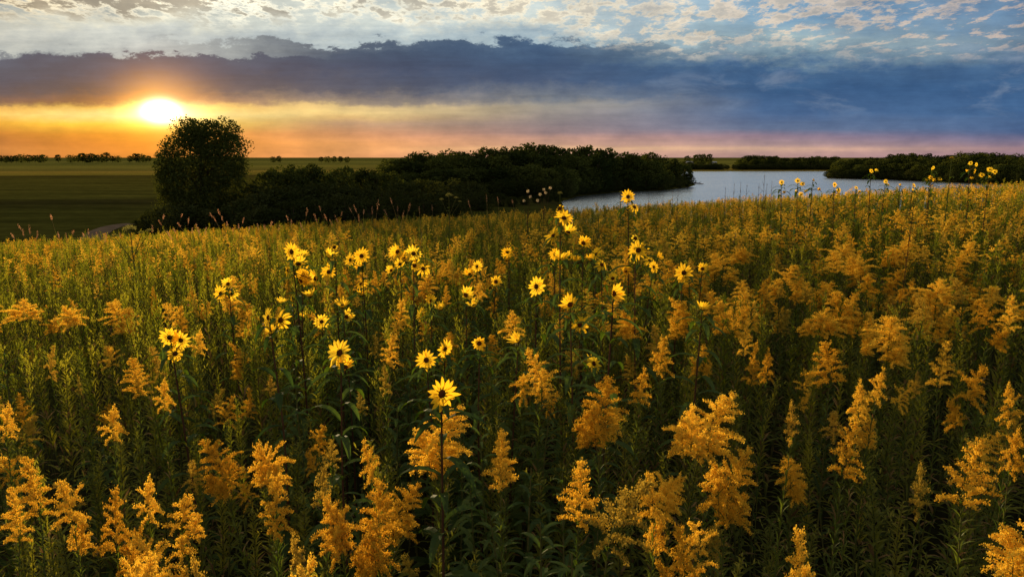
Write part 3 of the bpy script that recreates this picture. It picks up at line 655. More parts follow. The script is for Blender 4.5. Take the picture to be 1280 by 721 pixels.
def sunflower(heads, size, label, seed):
    rr = random.Random(seed); Yd = 0.076 * F / size; pts = []
    for (px, py, f) in heads:
        p = at_depth(px, py, Yd * rr.uniform(.985, 1.015)); pts.append(p); HEADPX.append((px, py, p.y, size))
    mean = sum((p.x for p in pts)) / len(pts); my = sum((p.y for p in pts)) / len(pts)
    top = max(range(len(pts)), key=lambda i: pts[i].z)
    bx = mean + rr.uniform(-.03, .03); by = my + .02; bz = ground(bx, by); base = Vector((bx, by, bz))
    root = empty('sunflower', base); tp = pts[top] - base; Hh = tp.z
    spine = [Vector((0, 0, -.03)), Vector((rr.uniform(-.02, .02), 0, Hh * .35)), Vector((tp.x * .35 + rr.uniform(-.01, .01), tp.y * .35, Hh * .68)), Vector((tp.x * .85, tp.y * .85 + .004, Hh * .93)), tp + Vector((0, .006, -.012))]
    def sp(t): q = t * 4; i = min(3, int(q)); return spine[i].lerp(spine[i+1], q - i)
    sb = MB(); sb.tube([sp(t) for t in np.linspace(0, 1, 12)], list(np.linspace(.0055, .0018, 12)), 6)
    for i, p in enumerate(pts):
        if i == top: continue
        q = p - base; t0 = max(.35, min(.9, (q.z / Hh) - rr.uniform(.10, .18))); s0 = sp(t0)
        m_ = s0.lerp(q, .6); m_.x += (q.x - s0.x) * .15; m_.z -= .01; sb.tube([s0, m_, q + Vector((0, .005, -.012))], [.0024, .002, .0015], 5)
    link('stem', sb.mesh('sunflower_stem', M['sstem']), root)
    fb = MB(); n = 26
    for i in range(n):
        t = .22 + .74 * (i + rr.random()) / n; a = i * 2.3 + rr.uniform(-.5, .5); L = (.20 - .12 * t * t) * rr.uniform(.75, 1.15)
        fb.leaf(sp(t), Vector((math.cos(a), math.sin(a), rr.uniform(.4, 1.0))), L, L * .17, rr.uniform(1.5, 2.6), .35, 6)
    link('foliage', fb.mesh('sunflower_foliage', M['sleaf']), root)
    for i, ((px, py, f), p) in enumerate(zip(heads, pts)):
        kind, v = FACE[f]; hm, dm = HEADS[kind][rr.randrange(3)]
        h = link('flower_head', hm, root, p - base); v = (Vector(v) + Vector((rr.gauss(0, .38), rr.gauss(0, .15), rr.gauss(0, .3)))).normalized()
        h.rotation_mode = 'QUATERNION'; h.rotation_quaternion = v.to_track_quat('Z', 'Y') @ Quaternion((0, 0, 1), rr.uniform(0, 6.28))
        k = (.046 if size > 25 else .053 if size > 12 else .031) * rr.uniform(.85, 1.12) * (.8 if f in 'x' else 1); h.scale = (k, k, k)
        link('seed_disc', dm, h)
    tag(root, label, 'sunflower', 'sunflowers in the prairie field'); return root
SF = [
 ([(552,492,'f')], 40, 'largest nearest sunflower, single head facing the viewer above a golden plume'),
 ([(425,441,'f'),(431,459,'u')], 33, 'sunflower with two big heads stacked, the lower one seen from the side'),
 ([(533,450,'f')], 27, 'single-headed sunflower just left above the largest sunflower'),
 ([(556,436,'r')], 24, 'single sunflower facing right, next above the largest sunflower'),
 ([(599,429,'c')], 26, 'single cupped sunflower head right of the two small single ones'),
 ([(648,426,'u')], 25, 'sunflower seen from the side, petals upward, right of centre'),
 ([(743,454,'l')], 24, 'lowest sunflower right of centre, alone above a broad plume'),
 ([(725,406,'d')], 20, 'ragged half-open sunflower below the broad centre-right one'),
 ([(713,381,'c')], 25, 'sunflower with cupped petals under the tall five-headed one'),
 ([(767,367,'c')], 30, 'broad bright sunflower head right of centre at mid field'),
 ([(670,358,'f')], 21, 'single flat sunflower head left below the tall five-headed one'),
 ([(878,386,'u')], 26, 'rightmost lone sunflower, petals fanned upward'),
 ([(855,341,'f'),(850,355,'u')], 19, 'sunflower with two heads one above the other, at right'),
 ([(878,336,'c')], 16, 'small single sunflower just right of the stacked pair at right'),
 ([(752,331,'d'),(766,348,'c')], 18, 'sunflower with two loose heads between the two tall stems'),
 ([(782,339,'c'),(817,334,'f')], 16, 'sunflower with two small spread heads right of the tall stem'),
 ([(798,313,'f'),(794,298,'x'),(791,325,'x')], 22, 'tall sunflower with one bright head between two spent dark discs'),
 ([(785,246,'f'),(793,259,'d')], 14, 'sunflower whose two heads stand against the water right of centre'),
 ([(705,273,'f'),(700,261,'x'),(692,295,'l'),(710,291,'c'),(700,325,'u')], 23, 'tallest five-headed sunflower at the centre of the field'),
 ([(729,304,'c'),(735,307,'x'),(721,327,'u')], 17, 'small sunflower with a spent disc right beside the five-headed one'),
 ([(636,305,'x'),(634,315,'f'),(633,325,'u')], 15, 'thin sunflower with three small stacked heads left of centre top'),
 ([(587,343,'c'),(596,333,'r')], 15, 'small sunflower with two touching heads left of centre'),
 ([(582,369,'c'),(593,382,'u')], 20, 'sunflower pair on one stem, heads tilted up, left of centre'),
 ([(539,376,'c'),(551,386,'u'),(527,393,'l')], 18, 'sunflower with three spread heads in the left centre'),
 ([(497,315,'c'),(505,324,'u'),(517,317,'f'),(518,332,'c'),(529,336,'d'),(517,306,'x')], 19, 'bushy sunflower with a dense bunch of six heads'),
 ([(438,325,'l'),(452,320,'f'),(450,336,'c')], 18, 'sunflower with three heads high, left of the dense bunch'),
 ([(451,355,'d'),(452,369,'u')], 16, 'sunflower with two small heads on a straight dark stem below the trio'),
 ([(428,383,'u'),(433,396,'c')], 21, 'two-headed sunflower above the big stacked pair'),
 ([(402,402,'f')], 19, 'small single sunflower facing the viewer between the left groups'),
 ([(411,321,'u'),(418,309,'x'),(411,340,'f')], 20, 'sunflower with a spent dark disc over two yellow heads'),
 ([(364,315,'r'),(373,330,'c'),(380,345,'f'),(375,352,'u'),(395,348,'c'),(388,370,'u')], 22, 'tall sunflower with six crowded heads at left'),
 ([(352,379,'u'),(366,377,'l')], 17, 'sunflower with two low side-turned heads at left'),
 ([(336,397,'l'),(351,400,'d'),(339,416,'u')], 28, 'leftmost big sunflower trio with one drooping ragged head'),
 ([(212,422,'b'),(226,425,'f'),(219,442,'d')], 27, 'far left sunflower with a pair of heads side by side and one below'),
 ([(285,355,'c'),(276,367,'l'),(290,367,'d')], 18, 'small three-headed sunflower on the left, deep in the field'),
 ([(378,320,'u'),(360,338,'l')], 17, 'small sunflower whose two heads peep beside the tall six-headed one'),
 ([(500,330,'d'),(489,338,'c')], 15, 'low sunflower with two heads tucked under the dense bunch'),
 ([(620,352,'c'),(613,360,'x')], 15, 'small sunflower with one yellow head and one spent disc near the centre'),
 ([(745,318,'l'),(738,325,'u')], 15, 'small sunflower between the five-headed one and the bright tall one'),
 ([(822,321,'c'),(812,326,'d')], 14, 'small faint sunflower right of the bright tall one'),
 ([(694,318,'f'),(688,330,'x'),(711,322,'c')], 16, 'low sunflower in front of the five-headed stem'),
 ([(392,390,'x'),(381,396,'c')], 16, 'sunflower with a spent disc and a small yellow head right of the big trio'),
 ([(977,228,'f'),(980,241,'c')], 9.5, 'two-headed yellow sunflower at the left end of the row before the lake'),
 ([(997,226,'f'),(1003,230,'f'),(994,240,'c'),(1001,243,'f'),(1007,240,'u')], 9.5, 'dense five-headed sunflower standing against the lake'),
 ([(1024,237,'c'),(1016,226,'u')], 9, 'sunflower against the lake right of the dense five-headed one'),
 ([(1043,231,'f'),(1048,238,'f'),(1046,245,'c')], 9.5, 'three-headed sunflower against the lake before the right wood'),
 ([(1070,235,'f'),(1074,240,'c')], 9, 'sunflower with two blurred heads in front of the right water'),
 ([(1089,214,'f'),(1095,214,'c')], 8.5, 'tall sunflower whose heads reach up in front of the right wood'),
 ([(1107,227,'f'),(1110,232,'u')], 9, 'sunflower with two heads at the waterline before the right wood'),
 ([(1125,232,'c')], 8, 'small single sunflower at the right waterline'),
 ([(1142,232,'f'),(1140,238,'c')], 9, 'sunflower at the right end of the visible water'),
 ([(1163,222,'f'),(1158,226,'c'),(1168,226,'c'),(1175,223,'d')], 9, 'four-headed orange sunflower at the end of the water'),
 ([(1166,210,'f')], 9, 'single sunflower before the right wood above the four-headed one'),
 ([(1213,204,'f'),(1220,206,'f'),(1209,215,'c'),(1218,214,'f'),(1227,219,'f'),(1215,224,'u')], 9, 'tall six-headed pinkish sunflower before the right wood'),
 ([(1237,212,'f'),(1243,215,'f'),(1236,222,'c')], 9.5, 'three-headed orange sunflower at far right before the wood'),
]
for i, (h, s, lab) in enumerate(SF): sunflower(h, s, lab, 700 + i)

_apex = {}
def apex(me):
    if me.name not in _apex:
        v = np.empty(len(me.vertices) * 3); me.vertices.foreach_get('co', v); v = v.reshape(-1, 3); t = v[v[:, 2] > v[:, 2].max() - .02]; _apex[me.name] = (*t.mean(0)[:2], v[:, 2].max())
    return _apex[me.name]
def spawn(parts, name, x, y, topz, sxy, rz, label, cat, group, H=PLH, parts_on=True):
    if group == 'goldenrods of the foreground':
        ap = apex(parts[-1][1]); H = ap[2]; x -= (ap[0] * math.cos(rz) - ap[1] * math.sin(rz)) * sxy; y -= (ap[0] * math.sin(rz) + ap[1] * math.cos(rz)) * sxy
    z = ground(x, y); root = empty(name, (x, y, z), rz); k = (topz - z) / H; root.scale = (sxy, sxy, k)
    root.rotation_euler = (random.gauss(0, .065), random.gauss(0, .065), rz) if group != 'goldenrods of the foreground' else (0, 0, rz)
    for pn, me_ in parts: link(pn, me_, root)
    return tag(root, label, cat, group)
def canopy_hit(px, py, lift=0.0):
    lo, hi = .5, 30.0
    for _ in range(40):
        m_ = (lo + hi) / 2; p = at_depth(px, py, m_)
        if p.z > canopy(p.x, p.y) + lift: lo = m_
        else: hi = m_
    return at_depth(px, py, lo)
GREF = [.20, .25, .19, .30, .22, .17, .27]     # nominal plume width of each variant
# hand placed goldenrods: (px, top row, width px, variant, dull, label)
HG = [
 (30,566,62,2,0,'spired goldenrod at the lower left corner'), (76,598,60,1,0,'stubby goldenrod right beside the lower left spire'), (143,606,52,4,0,'goldenrod leaning right, third from the lower left corner'),
 (142,503,44,5,0,'narrow goldenrod spire standing above the lower left trio'), (165,444,52,2,0,'tall goldenrod pyramid below left of the far left sunflower pair'), (205,470,34,5,0,'slim goldenrod tip right of the left pyramid'),
 (187,684,60,3,0,'bright goldenrod plume cut by the bottom edge at left'), (241,688,40,5,1,'dull small goldenrod at the bottom edge at left'), (186,590,36,5,0,'small goldenrod between the lower left spires'),
 (322,548,82,3,0,'broad arching goldenrod left of the bottom centre'), (345,588,68,0,0,'bright layered goldenrod plume at the lower left of centre'), (405,572,60,5,1,'dull budding goldenrod between two broad plumes'),
 (408,612,86,3,0,'low arching goldenrod just right of the layered plume'), (474,597,100,6,0,'broad dome-shaped goldenrod in the lower centre left'), (388,690,56,4,0,'diagonal bright goldenrod plume on the bottom edge'), (366,662,34,5,1,'small dull goldenrod above the diagonal bottom plume'),
 (572,505,112,6,0,'wide many-tiered goldenrod right under the largest sunflower'), (628,534,64,0,0,'pointed goldenrod right of the many-tiered one'), (640,386,50,5,0,'hazy goldenrod above the side-on sunflower'), (662,434,62,4,0,'loose goldenrod left of the centre gap'),
 (727,570,80,2,0,'glowing upright goldenrod column at the lower centre right'), (760,468,92,6,0,'star-shaped goldenrod with wide side arms right of centre'), (830,418,46,0,0,'dense cone-shaped goldenrod right of the lowest sunflower'), (806,456,44,5,0,'small goldenrod tuft at the foot of the dense cone'),
 (812,588,56,1,0,'open goldenrod at the lower right of the glowing column'), (849,650,44,4,0,'goldenrod half hidden at the bottom right of centre'), (936,394,24,2,0,'thin goldenrod point right of the rightmost lone sunflower'), (946,424,32,2,0,'thin goldenrod cone below the point'), (961,432,26,5,0,'small goldenrod joined to the thin cone'),
 (866,502,78,3,0,'flat-topped goldenrod at the left of the big right cluster'), (913,488,112,6,0,'big goldenrod clump, the tallest of the right foreground cluster'), (932,556,96,6,0,'full goldenrod below the big right clump'), (1000,654,64,0,0,'bright goldenrod on the bottom edge right of centre'),
 (1070,520,62,0,0,'solitary bright goldenrod over the dark gap at right'), (1032,424,72,0,0,'rounded goldenrod above the solitary one'), (1116,393,80,6,0,'large golden pyramid in the right middle'), (1076,470,36,5,0,'little goldenrod between pyramid and solitary plume'),
 (1228,543,96,2,0,'tall branching goldenrod near the right bottom corner'), (1274,530,34,5,0,'goldenrod cut by the right edge near the corner'), (1186,422,44,2,0,'two-fingered goldenrod right of the large pyramid'), (1230,454,60,1,0,'goldenrod bending right near the right edge'), (1262,474,40,5,0,'knobby goldenrod against the right edge'),
 (1226,372,60,1,0,'goldenrod above the bending one at right'), (1266,366,34,2,0,'goldenrod on the right edge in the middle field'), (1176,346,60,3,0,'umbrella-shaped goldenrod at right'), (1138,298,84,6,0,'widest golden crown in the right background'), (1043,312,50,0,0,'goldenrod dome left of the widest crown'),
 (1046,362,62,6,0,'ragged goldenrod mass in the right middle'), (994,330,58,1,0,'goldenrod twin mass left of the dome'), (1086,340,38,5,0,'small goldenrod in the dark hollow at right'), (990,498,26,5,1,'dull budding goldenrod over the dark gap'), (1152,574,26,5,1,'dim thin goldenrod in the dark lower right'),
 (930,308,56,3,0,'goldenrod drift left of the twin mass'), (893,316,56,1,0,'goldenrod drift above the small single sunflower'), (30,372,60,3,0,'flat goldenrod on the left edge in mid field'), (80,380,50,3,0,'arching goldenrod second from the left edge in mid field'), (138,376,56,6,0,'wide goldenrod left of the far left sunflower'),
 (226,380,24,2,0,'narrow cone goldenrod above the far left sunflower'), (250,410,30,5,0,'goldenrod touching the right side of the far left sunflower'), (10,500,40,5,0,'goldenrod tip at the left edge'), (480,452,30,5,1,'hooked dull goldenrod below the stacked sunflowers'), (600,350,30,5,0,'small goldenrod behind the centre sunflowers'),
 (1105,455,30,5,0,'little goldenrod under the large pyramid'), (1215,300,44,0,0,'goldenrod before the right wood'), (780,385,60,3,0,'hazy goldenrod under the broad bright sunflower'), (455,545,34,5,0,'small goldenrod glow left of the many-tiered one'), (700,300,24,5,0,'little goldenrod at the foot of the five-headed sunflower'),
]
HANDPX = []
random.seed(5)
for (px, py, w, v, dull, lab) in HG:
    p = canopy_hit(px, py, .02); s = w * p.y / F / GREF[v]; s = max(.45, min(1.5, s))
    HANDPX.append((px, py, p.y, w))
    spawn((DULL[v % 2] if dull else GOLD[v]), 'goldenrod_plant', p.x, p.y, p.z, s, random.uniform(0, 6.28), lab, 'goldenrod', 'goldenrods of the foreground')
nG = len(HG)

def blocked(x, y, tz, wide):
    px, py = project((x, y, tz))
    for hx, hy, hd, hs in HEADPX:
        if hd > y and abs(px - hx) < hs * .55 + wide and py < hy + hs * .9 and py > hy - 140: return True
    for hx, hy, hd, hw in HANDPX:
        if hd > y + .03 and abs(px - hx) < hw * .42 + wide * .6 and py < hy + hw * .8 and py > hy - 120: return True
        if abs(px - hx) < 10 and abs(y - hd) < .06: return True
    return False
# random stand of plants, sorted by distance: nearest 300 of each kind are things of their own
def kindat(x, y, u):
    s = x / max(y, .3)
    if s > .12: pr = (.20 if y < 3.2 else .38 if y < 8 else .28, .0)
    elif s > -.30: pr = ((.12, .36) if y < 4.2 else (.26, .08) if y < 6.5 else (.30, .0))
    else: pr = ((.19, .05) if y < 3 else (.16, .0) if y < 6 else (.26, .0))
    return 'g' if u < pr[0] else ('s' if u < pr[0] + pr[1] else 'k')
pts = []
random.seed(99)
cell = .148
for iy in range(int(-1.4 / cell), int(21 / cell)):
    for ix in range(int(-18 / cell), int(18 / cell)):
        x = (ix + random.random()) * cell; y = (iy + random.random()) * cell
        r_ = math.hypot(x, y); u1, u2 = random.random(), random.random()
        if r_ < .55 or r_ > 21.5: continue
        if y < .2 and r_ > 2.2: continue
        if abs(x) > .80 * max(y, 0) + 1.2: continue
        if r_ > 9 and u2 < .25: continue
        pts.append((x, y))
pts.sort(key=lambda p: math.hypot(*p))
LAND = [((214, 430), 'the far left sunflower'), ((340, 405), 'the drooping sunflower trio'), ((380, 345), 'the six-headed left sunflower'), ((428, 450), 'the two stacked sunflowers'), ((510, 325), 'the dense sunflower bunch'), ((552, 492), 'the largest sunflower'),
        ((640, 320), 'the thin three-headed sunflower'), ((703, 290), 'the five-headed sunflower'), ((767, 367), 'the broad bright sunflower'), ((743, 454), 'the lowest centre-right sunflower'), ((878, 386), 'the rightmost lone sunflower'), ((727, 590), 'the glowing goldenrod column'),
        ((913, 520), 'the big right goldenrod clump'), ((1070, 540), 'the solitary bright goldenrod'), ((1116, 420), 'the large golden pyramid'), ((1228, 570), 'the tall corner goldenrod'), ((1138, 310), 'the widest golden crown'), ((40, 600), 'the lower left spire'), ((165, 470), 'the left goldenrod pyramid'), ((345, 610), 'the layered goldenrod'), ((480, 620), 'the dome-shaped goldenrod')]
def where(px, py):
    (lx, ly), nm = min(LAND, key=lambda l: math.hypot(l[0][0] - px, l[0][1] - py)); dx_, dy_ = px - lx, py - ly; d = math.hypot(dx_, dy_)
    far = 'close ' if d < 45 else ('some way ' if d > 110 else '')
    if abs(dx_) > abs(dy_): return far + ('right of ' if dx_ > 0 else 'left of ') + nm
    return far + ('below ' if dy_ > 0 else 'behind ') + nm
cnt = {'g': nG, 's': 0, 'k': 0}; stuff = {'g': [], 'k': []}
for x, y in pts:
    u = random.random(); k = kindat(x, y, u); c = canopy(x, y)
    s = x / max(y, .3)
    tz = c + random.gauss(-.03, .055) - (.09 if k == 's' else 0) + (.03 if k == 'k' and s < -.1 else 0)
    cl_ = math.sin(x * 4.1 + 1.7 * math.sin(y * 3.3)) * math.sin(y * 4.7 + 1.3 * math.sin(x * 2.9))
    if y < 2.8: tz -= random.uniform(.02, .20) + (.20 if k == 'k' else 0) * (1 if y < 2.0 else .6)
    if k == 'k' and y < 2.0 and s > .05: tz -= .13
    if cl_ > .35 and y < 6: tz -= .22 * (cl_ - .2)
    if cl_ > .55 and y < 3.2 and random.random() < .6: continue
    tries = 0; wpx = F * .03 / max(y, .5)
    while y > .5 and y < 8 and blocked(x, y, tz, wpx) and tries < 6: tz -= .07; tries += 1
    if tries >= 6 and k == 'g': k = 'k'
    g0 = ground(x, y)
    if tz - g0 < .45: continue
    px, py = project((x, y, tz)); vis = -40 < px < 1320 and py < 800 and y > .3
    sc_ = random.uniform(.6, 1.25) * (1.05 if s > .1 else .8) * (.8 if y < 3 else 1)
    if k == 's':
        if cnt['s'] < 290 and vis:
            cnt['s'] += 1
            spawn(random.choice(SLF), 'leafy_sunflower_plant', x, y, tz, random.uniform(.85, 1.15), random.uniform(0, 6.28), 'sunflower plant without bloom, drooping leaves, ' + where(px, py), 'plant', 'unflowered sunflower plants')
            continue
        k = 'k'
    if k == 'g' and cnt['g'] < 300 and vis:
        cnt['g'] += 1; dl = random.random() < (.45 if y < 3 else .25)
        spawn(random.choice(DULL) if dl else random.choice(GOLD), 'goldenrod_plant', x, y, tz, sc_ * .9, random.uniform(0, 6.28), ('dull budding goldenrod ' if dl else 'golden-plumed goldenrod ') + where(px, py), 'goldenrod', 'goldenrods of the field')
    elif k == 'k' and cnt['k'] < 300 and vis:
        cnt['k'] += 1
        spawn(random.choice(STALK), 'leafy_stalk', x, y, tz, random.uniform(.85, 1.2), random.uniform(0, 6.28), 'green leafy stalk without bloom ' + where(px, py), 'plant', 'green leafy stalks of the field')
    else: stuff[k].append((x, y, g0, random.uniform(0, 6.28), sc_ * (1.1 if k == 'k' else 1), (tz - g0) / PLH))
print('plants', cnt, {k: len(v) for k, v in stuff.items()})

def scatter(name, items, meshes, label, cat):
    me = bpy.data.meshes.new(name); me.from_pydata([i[:3] for i in items], [], [])
    for nm, dt in (('rz', 'FLOAT'), ('sxy', 'FLOAT'), ('sz', 'FLOAT'), ('pick', 'INT')):
        a = me.attributes.new(nm, dt, 'POINT')
        vals = {'rz': [i[3] for i in items], 'sxy': [i[4] for i in items], 'sz': [i[5] for i in items], 'pick': [random.randrange(len(meshes)) for _ in items]}[nm]
        a.data.foreach_set('value', vals)
    ob = link(name, me); tag(ob, label, cat, kind='stuff')
    ng = bpy.data.node_groups.new(name, 'GeometryNodeTree')
    ng.interface.new_socket('Geometry', in_out='INPUT', socket_type='NodeSocketGeometry'); ng.interface.new_socket('Geometry', in_out='OUTPUT', socket_type='NodeSocketGeometry')
    N = ng.nodes; L = ng.links; gi = N.new('NodeGroupInput'); go = N.new('NodeGroupOutput')
    gti = N.new('GeometryNodeGeometryToInstance')
    for m_ in meshes:
        src = bpy.data.objects.new(m_.name, m_); oi = N.new('GeometryNodeObjectInfo'); oi.inputs['Object'].default_value = src; oi.inputs['As Instance'].default_value = False
        L.new(oi.outputs['Geometry'], gti.inputs[0])
    iop = N.new('GeometryNodeInstanceOnPoints'); iop.inputs['Pick Instance'].default_value = True
    L.new(gi.outputs[0], iop.inputs['Points']); L.new(gti.outputs[0], iop.inputs['Instance'])
    def at(nm, dt): a = N.new('GeometryNodeInputNamedAttribute'); a.data_type = dt; a.inputs['Name'].default_value = nm; return a.outputs['Attribute']
    L.new(at('pick', 'INT'), iop.inputs['Instance Index'])
    c1 = N.new('ShaderNodeCombineXYZ'); L.new(at('rz', 'FLOAT'), c1.inputs[2]); L.new(c1.outputs[0], iop.inputs['Rotation'])
    c2 = N.new('ShaderNodeCombineXYZ'); sx = at('sxy', 'FLOAT'); L.new(sx, c2.inputs[0]); L.new(sx, c2.inputs[1]); L.new(at('sz', 'FLOAT'), c2.inputs[2]); L.new(c2.outputs[0], iop.inputs['Scale'])
    L.new(iop.outputs[0], go.inputs[0])
    md = ob.modifiers.new('scatter', 'NODES'); md.node_group = ng
scatter('goldenrod_field', stuff['g'], GOLDL, 'mass of small orange goldenrod plumes filling the far field up to its crest', 'goldenrods')
scatter('leafy_stalk_field', stuff['k'], STALKL, 'mass of green leafy stalks filling the far field up to its crest', 'plants')

# ------------------------------------------------------------------ tall stems along the crest
def curve_pts(base, tip, bend): 
    base = Vector(base); tip = Vector(tip); return [base.lerp(tip, t) + Vector((bend * math.sin(t * math.pi) * .5, 0, 0)) for t in np.linspace(0, 1, 8)]
def grass_stalk(px, py, Yd, seed, lean=None):
    rr = random.Random(seed); tip = at_depth(px, py, Yd); lean = rr.uniform(-.34, .22) if lean is None else lean
    bx = tip.x - lean; base = Vector((bx, tip.y, ground(bx, tip.y))); root = empty('grass_stalk', base); pp = curve_pts((0, 0, -.02), tip - base, -lean * 1.1)
    sb = MB(); sb.tube(pp, [.003, .003, .0028, .0025, .0022, .002, .0018, .0012], 4)
    for k in range(3): sb.leaf(pp[2 + k], Vector((rr.uniform(-1, 1), rr.uniform(-1, 1), 1.3)), .28, .01, 1.6, .2, 5)
    link('stem', sb.mesh('grass_stem', M['grass']), root)
    r = np.random.default_rng(seed); hb = MB(); d = (pp[-1] - pp[-3]).normalized(); c = []; rr_len = rr.uniform(.07, .15)
    for k in range(70): t = rr.random() ** .8; w = .0045 * math.sin(math.pi * min(1, t * .9 + .1)) + .002; c.append(np.array(pp[-1] - d * (rr_len * t)) + r.normal(size=3) * w)
    hb.quads(rand_quads(np.array(c), .009, r)); link('seed_head', hb.mesh('grass_head', M['seed']), root)
    return root
gs = [(63,268,-.1),(22,280,None),(28,286,None),(14,292,None),(72,290,None),(82,291,None),(92,287,None),(103,290,None),(120,290,None),(198,275,None),(205,268,.2),(208,288,None),(216,285,None),(228,267,.25),(240,285,None),(250,288,None),(267,271,None),(272,262,None),(277,270,None),(290,284,None),(305,272,.2),(322,279,None),(340,276,None),
      (358,269,None),(364,274,None),(375,278,None),(384,259,.1),(399,257,None),(405,267,None),(418,268,None),(436,258,None),(442,256,None),(455,262,None),(473,249,.1),(488,247,None),(497,257,None),(513,254,.2),(608,243,None),(622,246,None),(36,281,None),(47,288,.15),(110,286,None),(133,292,None),(150,291,None),(190,281,None),(222,278,None),(236,272,.1),(245,279,None),(258,283,None),(262,266,None),(284,277,None),(298,280,None),(312,283,None),(330,281,None),(350,280,.15),(392,266,None),(412,274,None),(428,264,None),(448,268,None),(465,258,None),(480,262,None),(505,263,None),(524,258,None),(540,256,None),(585,250,None),(640,249,None)]
for i, (a, b_, l) in enumerate(gs):
    Yd = 9.5 + (i * 37 % 11) * .35
    pos = 'in front of the dark left field' if a < 130 else 'before the foot of the tall lone tree' if a < 310 else 'before the dark thicket left of centre' if a < 540 else 'before the long wood at centre'
    o = grass_stalk(a, b_, Yd, 800 + i, l); tag(o, 'pinkish seeding grass stalk on the crest ' + pos, 'grass stalk', 'seeding grass stalks on the crest')
def umbel(px, py, Yd, rad0, label, seed, mat='umbel', name='umbel_plant', extra=()):
    rad = rad0; rr = random.Random(seed); r = np.random.default_rng(seed); tip = at_depth(px, py, Yd); base = Vector((tip.x, tip.y, ground(tip.x, tip.y))); root = empty(name, base)
    tops = [tip - base] + [at_depth(a, b_, Yd) - base for a, b_ in extra]
    sb = MB(); H = tops[0].z; sb.tube([(0, 0, -.02), (.01, 0, H*.5), tops[0] - Vector((0, 0, rad*.7))], [.006, .005, .003], 6)
    for t in tops[1:]: s0 = Vector((0, 0, min(H, t.z) * .86)); sb.tube([s0, s0.lerp(t, .6) + Vector((0, 0, -.01)), t - Vector((0, 0, rad * .6))], [.003, .0025, .002], 5)
    link('stem', sb.mesh('umbel_stem', M['stem']), root)
    fb = MB()
    for k in range(16): a = k * 2.4; z = H * (.5 + .42 * k / 16); fb.leaf((0, 0, z), Vector((math.cos(a), math.sin(a), .6)), .09, .02, 1.3, .3, 4)
    link('foliage', fb.mesh('umbel_foliage', M['leaf']), root)
    for ti, t in enumerate(tops):
        hb = MB(); c = []; rad = rad0 * (1 if ti == 0 else rr.uniform(.45, .65))
        for k in range(16):
            a = k * 2.4; q = rad * math.sqrt((k + .5) / 16); e = t + Vector((q * math.cos(a), q * math.sin(a), -.6 * q * q / rad)); hb.tube([t - Vector((0, 0, rad * .7)), e], [.0012, .001], 3)
            for j in range(22): c.append(np.array(e) + r.normal(size=3) * rad * .12)
        hb.quads(rand_quads(np.array(c), rad * .12, r)); link('flower_head', hb.mesh('umbel_head', M[mat]), root)
    tag(root, label, 'plant'); return root
umbel(162, 282, 5.2, .045, 'pale dome-shaped umbel plant rising above the crest left of the lone tree', 1, extra=((176, 289), (187, 286), (143, 293)))
umbel(561, 242, 8.5, .045, 'pale green umbel plant with four tufts before the long wood', 2, extra=((552, 248), (570, 246), (575, 251)))
umbel(748, 266, 6.5, .035, 'green umbel with brownish tufts left of the water sunflower', 3, extra=((740, 272), (757, 272)))
umbel(700, 240, 8.0, .03, 'thin green-tipped herb standing against the edge of the water at centre', 4)
umbel(776, 239, 8.0, .018, 'very thin pale herb against the water right of centre', 5)
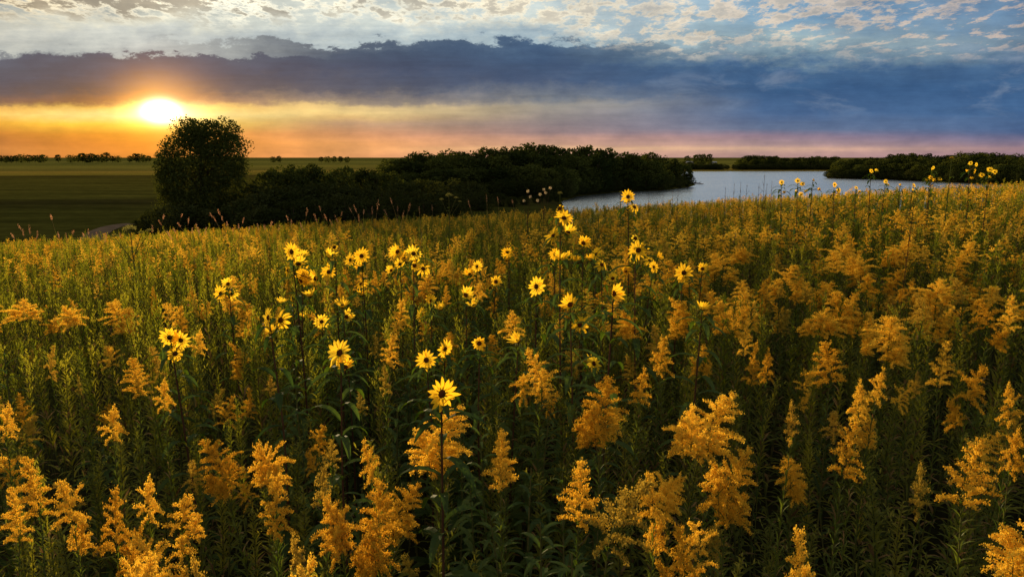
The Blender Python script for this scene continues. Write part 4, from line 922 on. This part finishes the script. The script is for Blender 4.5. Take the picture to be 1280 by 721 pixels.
def puffs(pts_, Yd, label, seed, rad=.022):
    rr = random.Random(seed); r = np.random.default_rng(seed); ps = [at_depth(a, b_, Yd) for a, b_ in pts_]; bx = sum(p.x for p in ps) / len(ps); by = ps[0].y
    base = Vector((bx, by, ground(bx, by))); root = empty('thistle_plant', base); H = max(p.z for p in ps) - base.z; sb = MB(); sb.tube([(0, 0, -.02), (0, 0, H * .5), (.01, 0, H * .85)], [.005, .004, .003], 5)
    for p in ps:
        q = p - base; s0 = Vector((0, 0, H * rr.uniform(.62, .8))); sb.tube([s0, s0.lerp(q, .5) + Vector((0, 0, -.02)), q], [.0022, .002, .0015], 4)
    for k in range(14): a = k * 2.4; sb.leaf((0, 0, H * (.45 + .03 * k)), Vector((math.cos(a), math.sin(a), .8)), .08, .018, 1.3, .3, 3)
    link('stem', sb.mesh('thistle_stem', M['sstem']), root)
    for p in ps:
        hb = MB(); d = r.normal(size=(90, 3)); d /= np.linalg.norm(d, axis=1)[:, None]; hb.quads(rand_quads(np.array(p - base) + d * rad * r.uniform(.4, 1, 90)[:, None], rad * .5, r)); link('seed_head', hb.mesh('fluff', M['fluff']), root)
    tag(root, label, 'plant')
puffs([(660, 239), (655, 251), (663, 246)], 9.5, 'thistle with whitish seed puffs before the wood, the left one of two', 10)
puffs([(680, 237), (688, 235), (675, 243), (682, 241), (672, 251)], 9.5, 'thistle with a spray of pinkish seed puffs at the left tip of the water', 11)
def spike(px, py, Yd, label, seed, mat='sstem', name='dead_stalk', side=5, group=None):
    rr = random.Random(seed); tip = at_depth(px, py, Yd); bx = tip.x + rr.uniform(-.04, .04); base = Vector((bx, tip.y, ground(bx, tip.y))); root = empty(name, base)
    sb = MB(); q = tip - base; sb.tube([(0, 0, -.02), q * .5, q * .8, q], [.004, .003, .002, .001], 5)
    for k in range(side): p = q * (.7 + .25 * k / side); sb.tube([p, p + Vector((rr.uniform(-.05, .05), rr.uniform(-.05, .05), .07))], [.0018, .001], 3)
    link('stem', sb.mesh('spike_stem', M[mat]), root)
    r = np.random.default_rng(seed); c = [np.array(q * (.74 + .26 * rr.random())) + r.normal(size=3) * .004 for _ in range(60)]; hb = MB(); hb.quads(rand_quads(np.array(c), .009, r)); link('seed_head', hb.mesh('spike_head', M[mat]), root)
    tag(root, label, 'dead stalk', group)
for i, (a, b_) in enumerate([(907, 234), (918, 229), (926, 227), (934, 231), (949, 229), (956, 217), (959, 229), (965, 226), (841, 238), (848, 237), (829, 243), (811, 243)]):
    spike(a, b_, 9.0 + (i % 4) * .6, 'tallest thin dark stalk standing out against the lake' if b_ == 217 else 'thin dark stalk seen against the lake, %s' % ('left of the lakeside sunflowers' if a > 870 else 'right of the two-headed water sunflower'), 900 + i, group=None if b_ == 217 else 'thin dark stalks against the lake')
spike(1143, 248, 4.3, 'brown dead stalk sticking up among the goldenrods at right', 950)
umbel(1190, 196, 6.2, .02, 'tall leafy herb with a yellow tip, highest before the right wood', 951, mat='floret_dull')
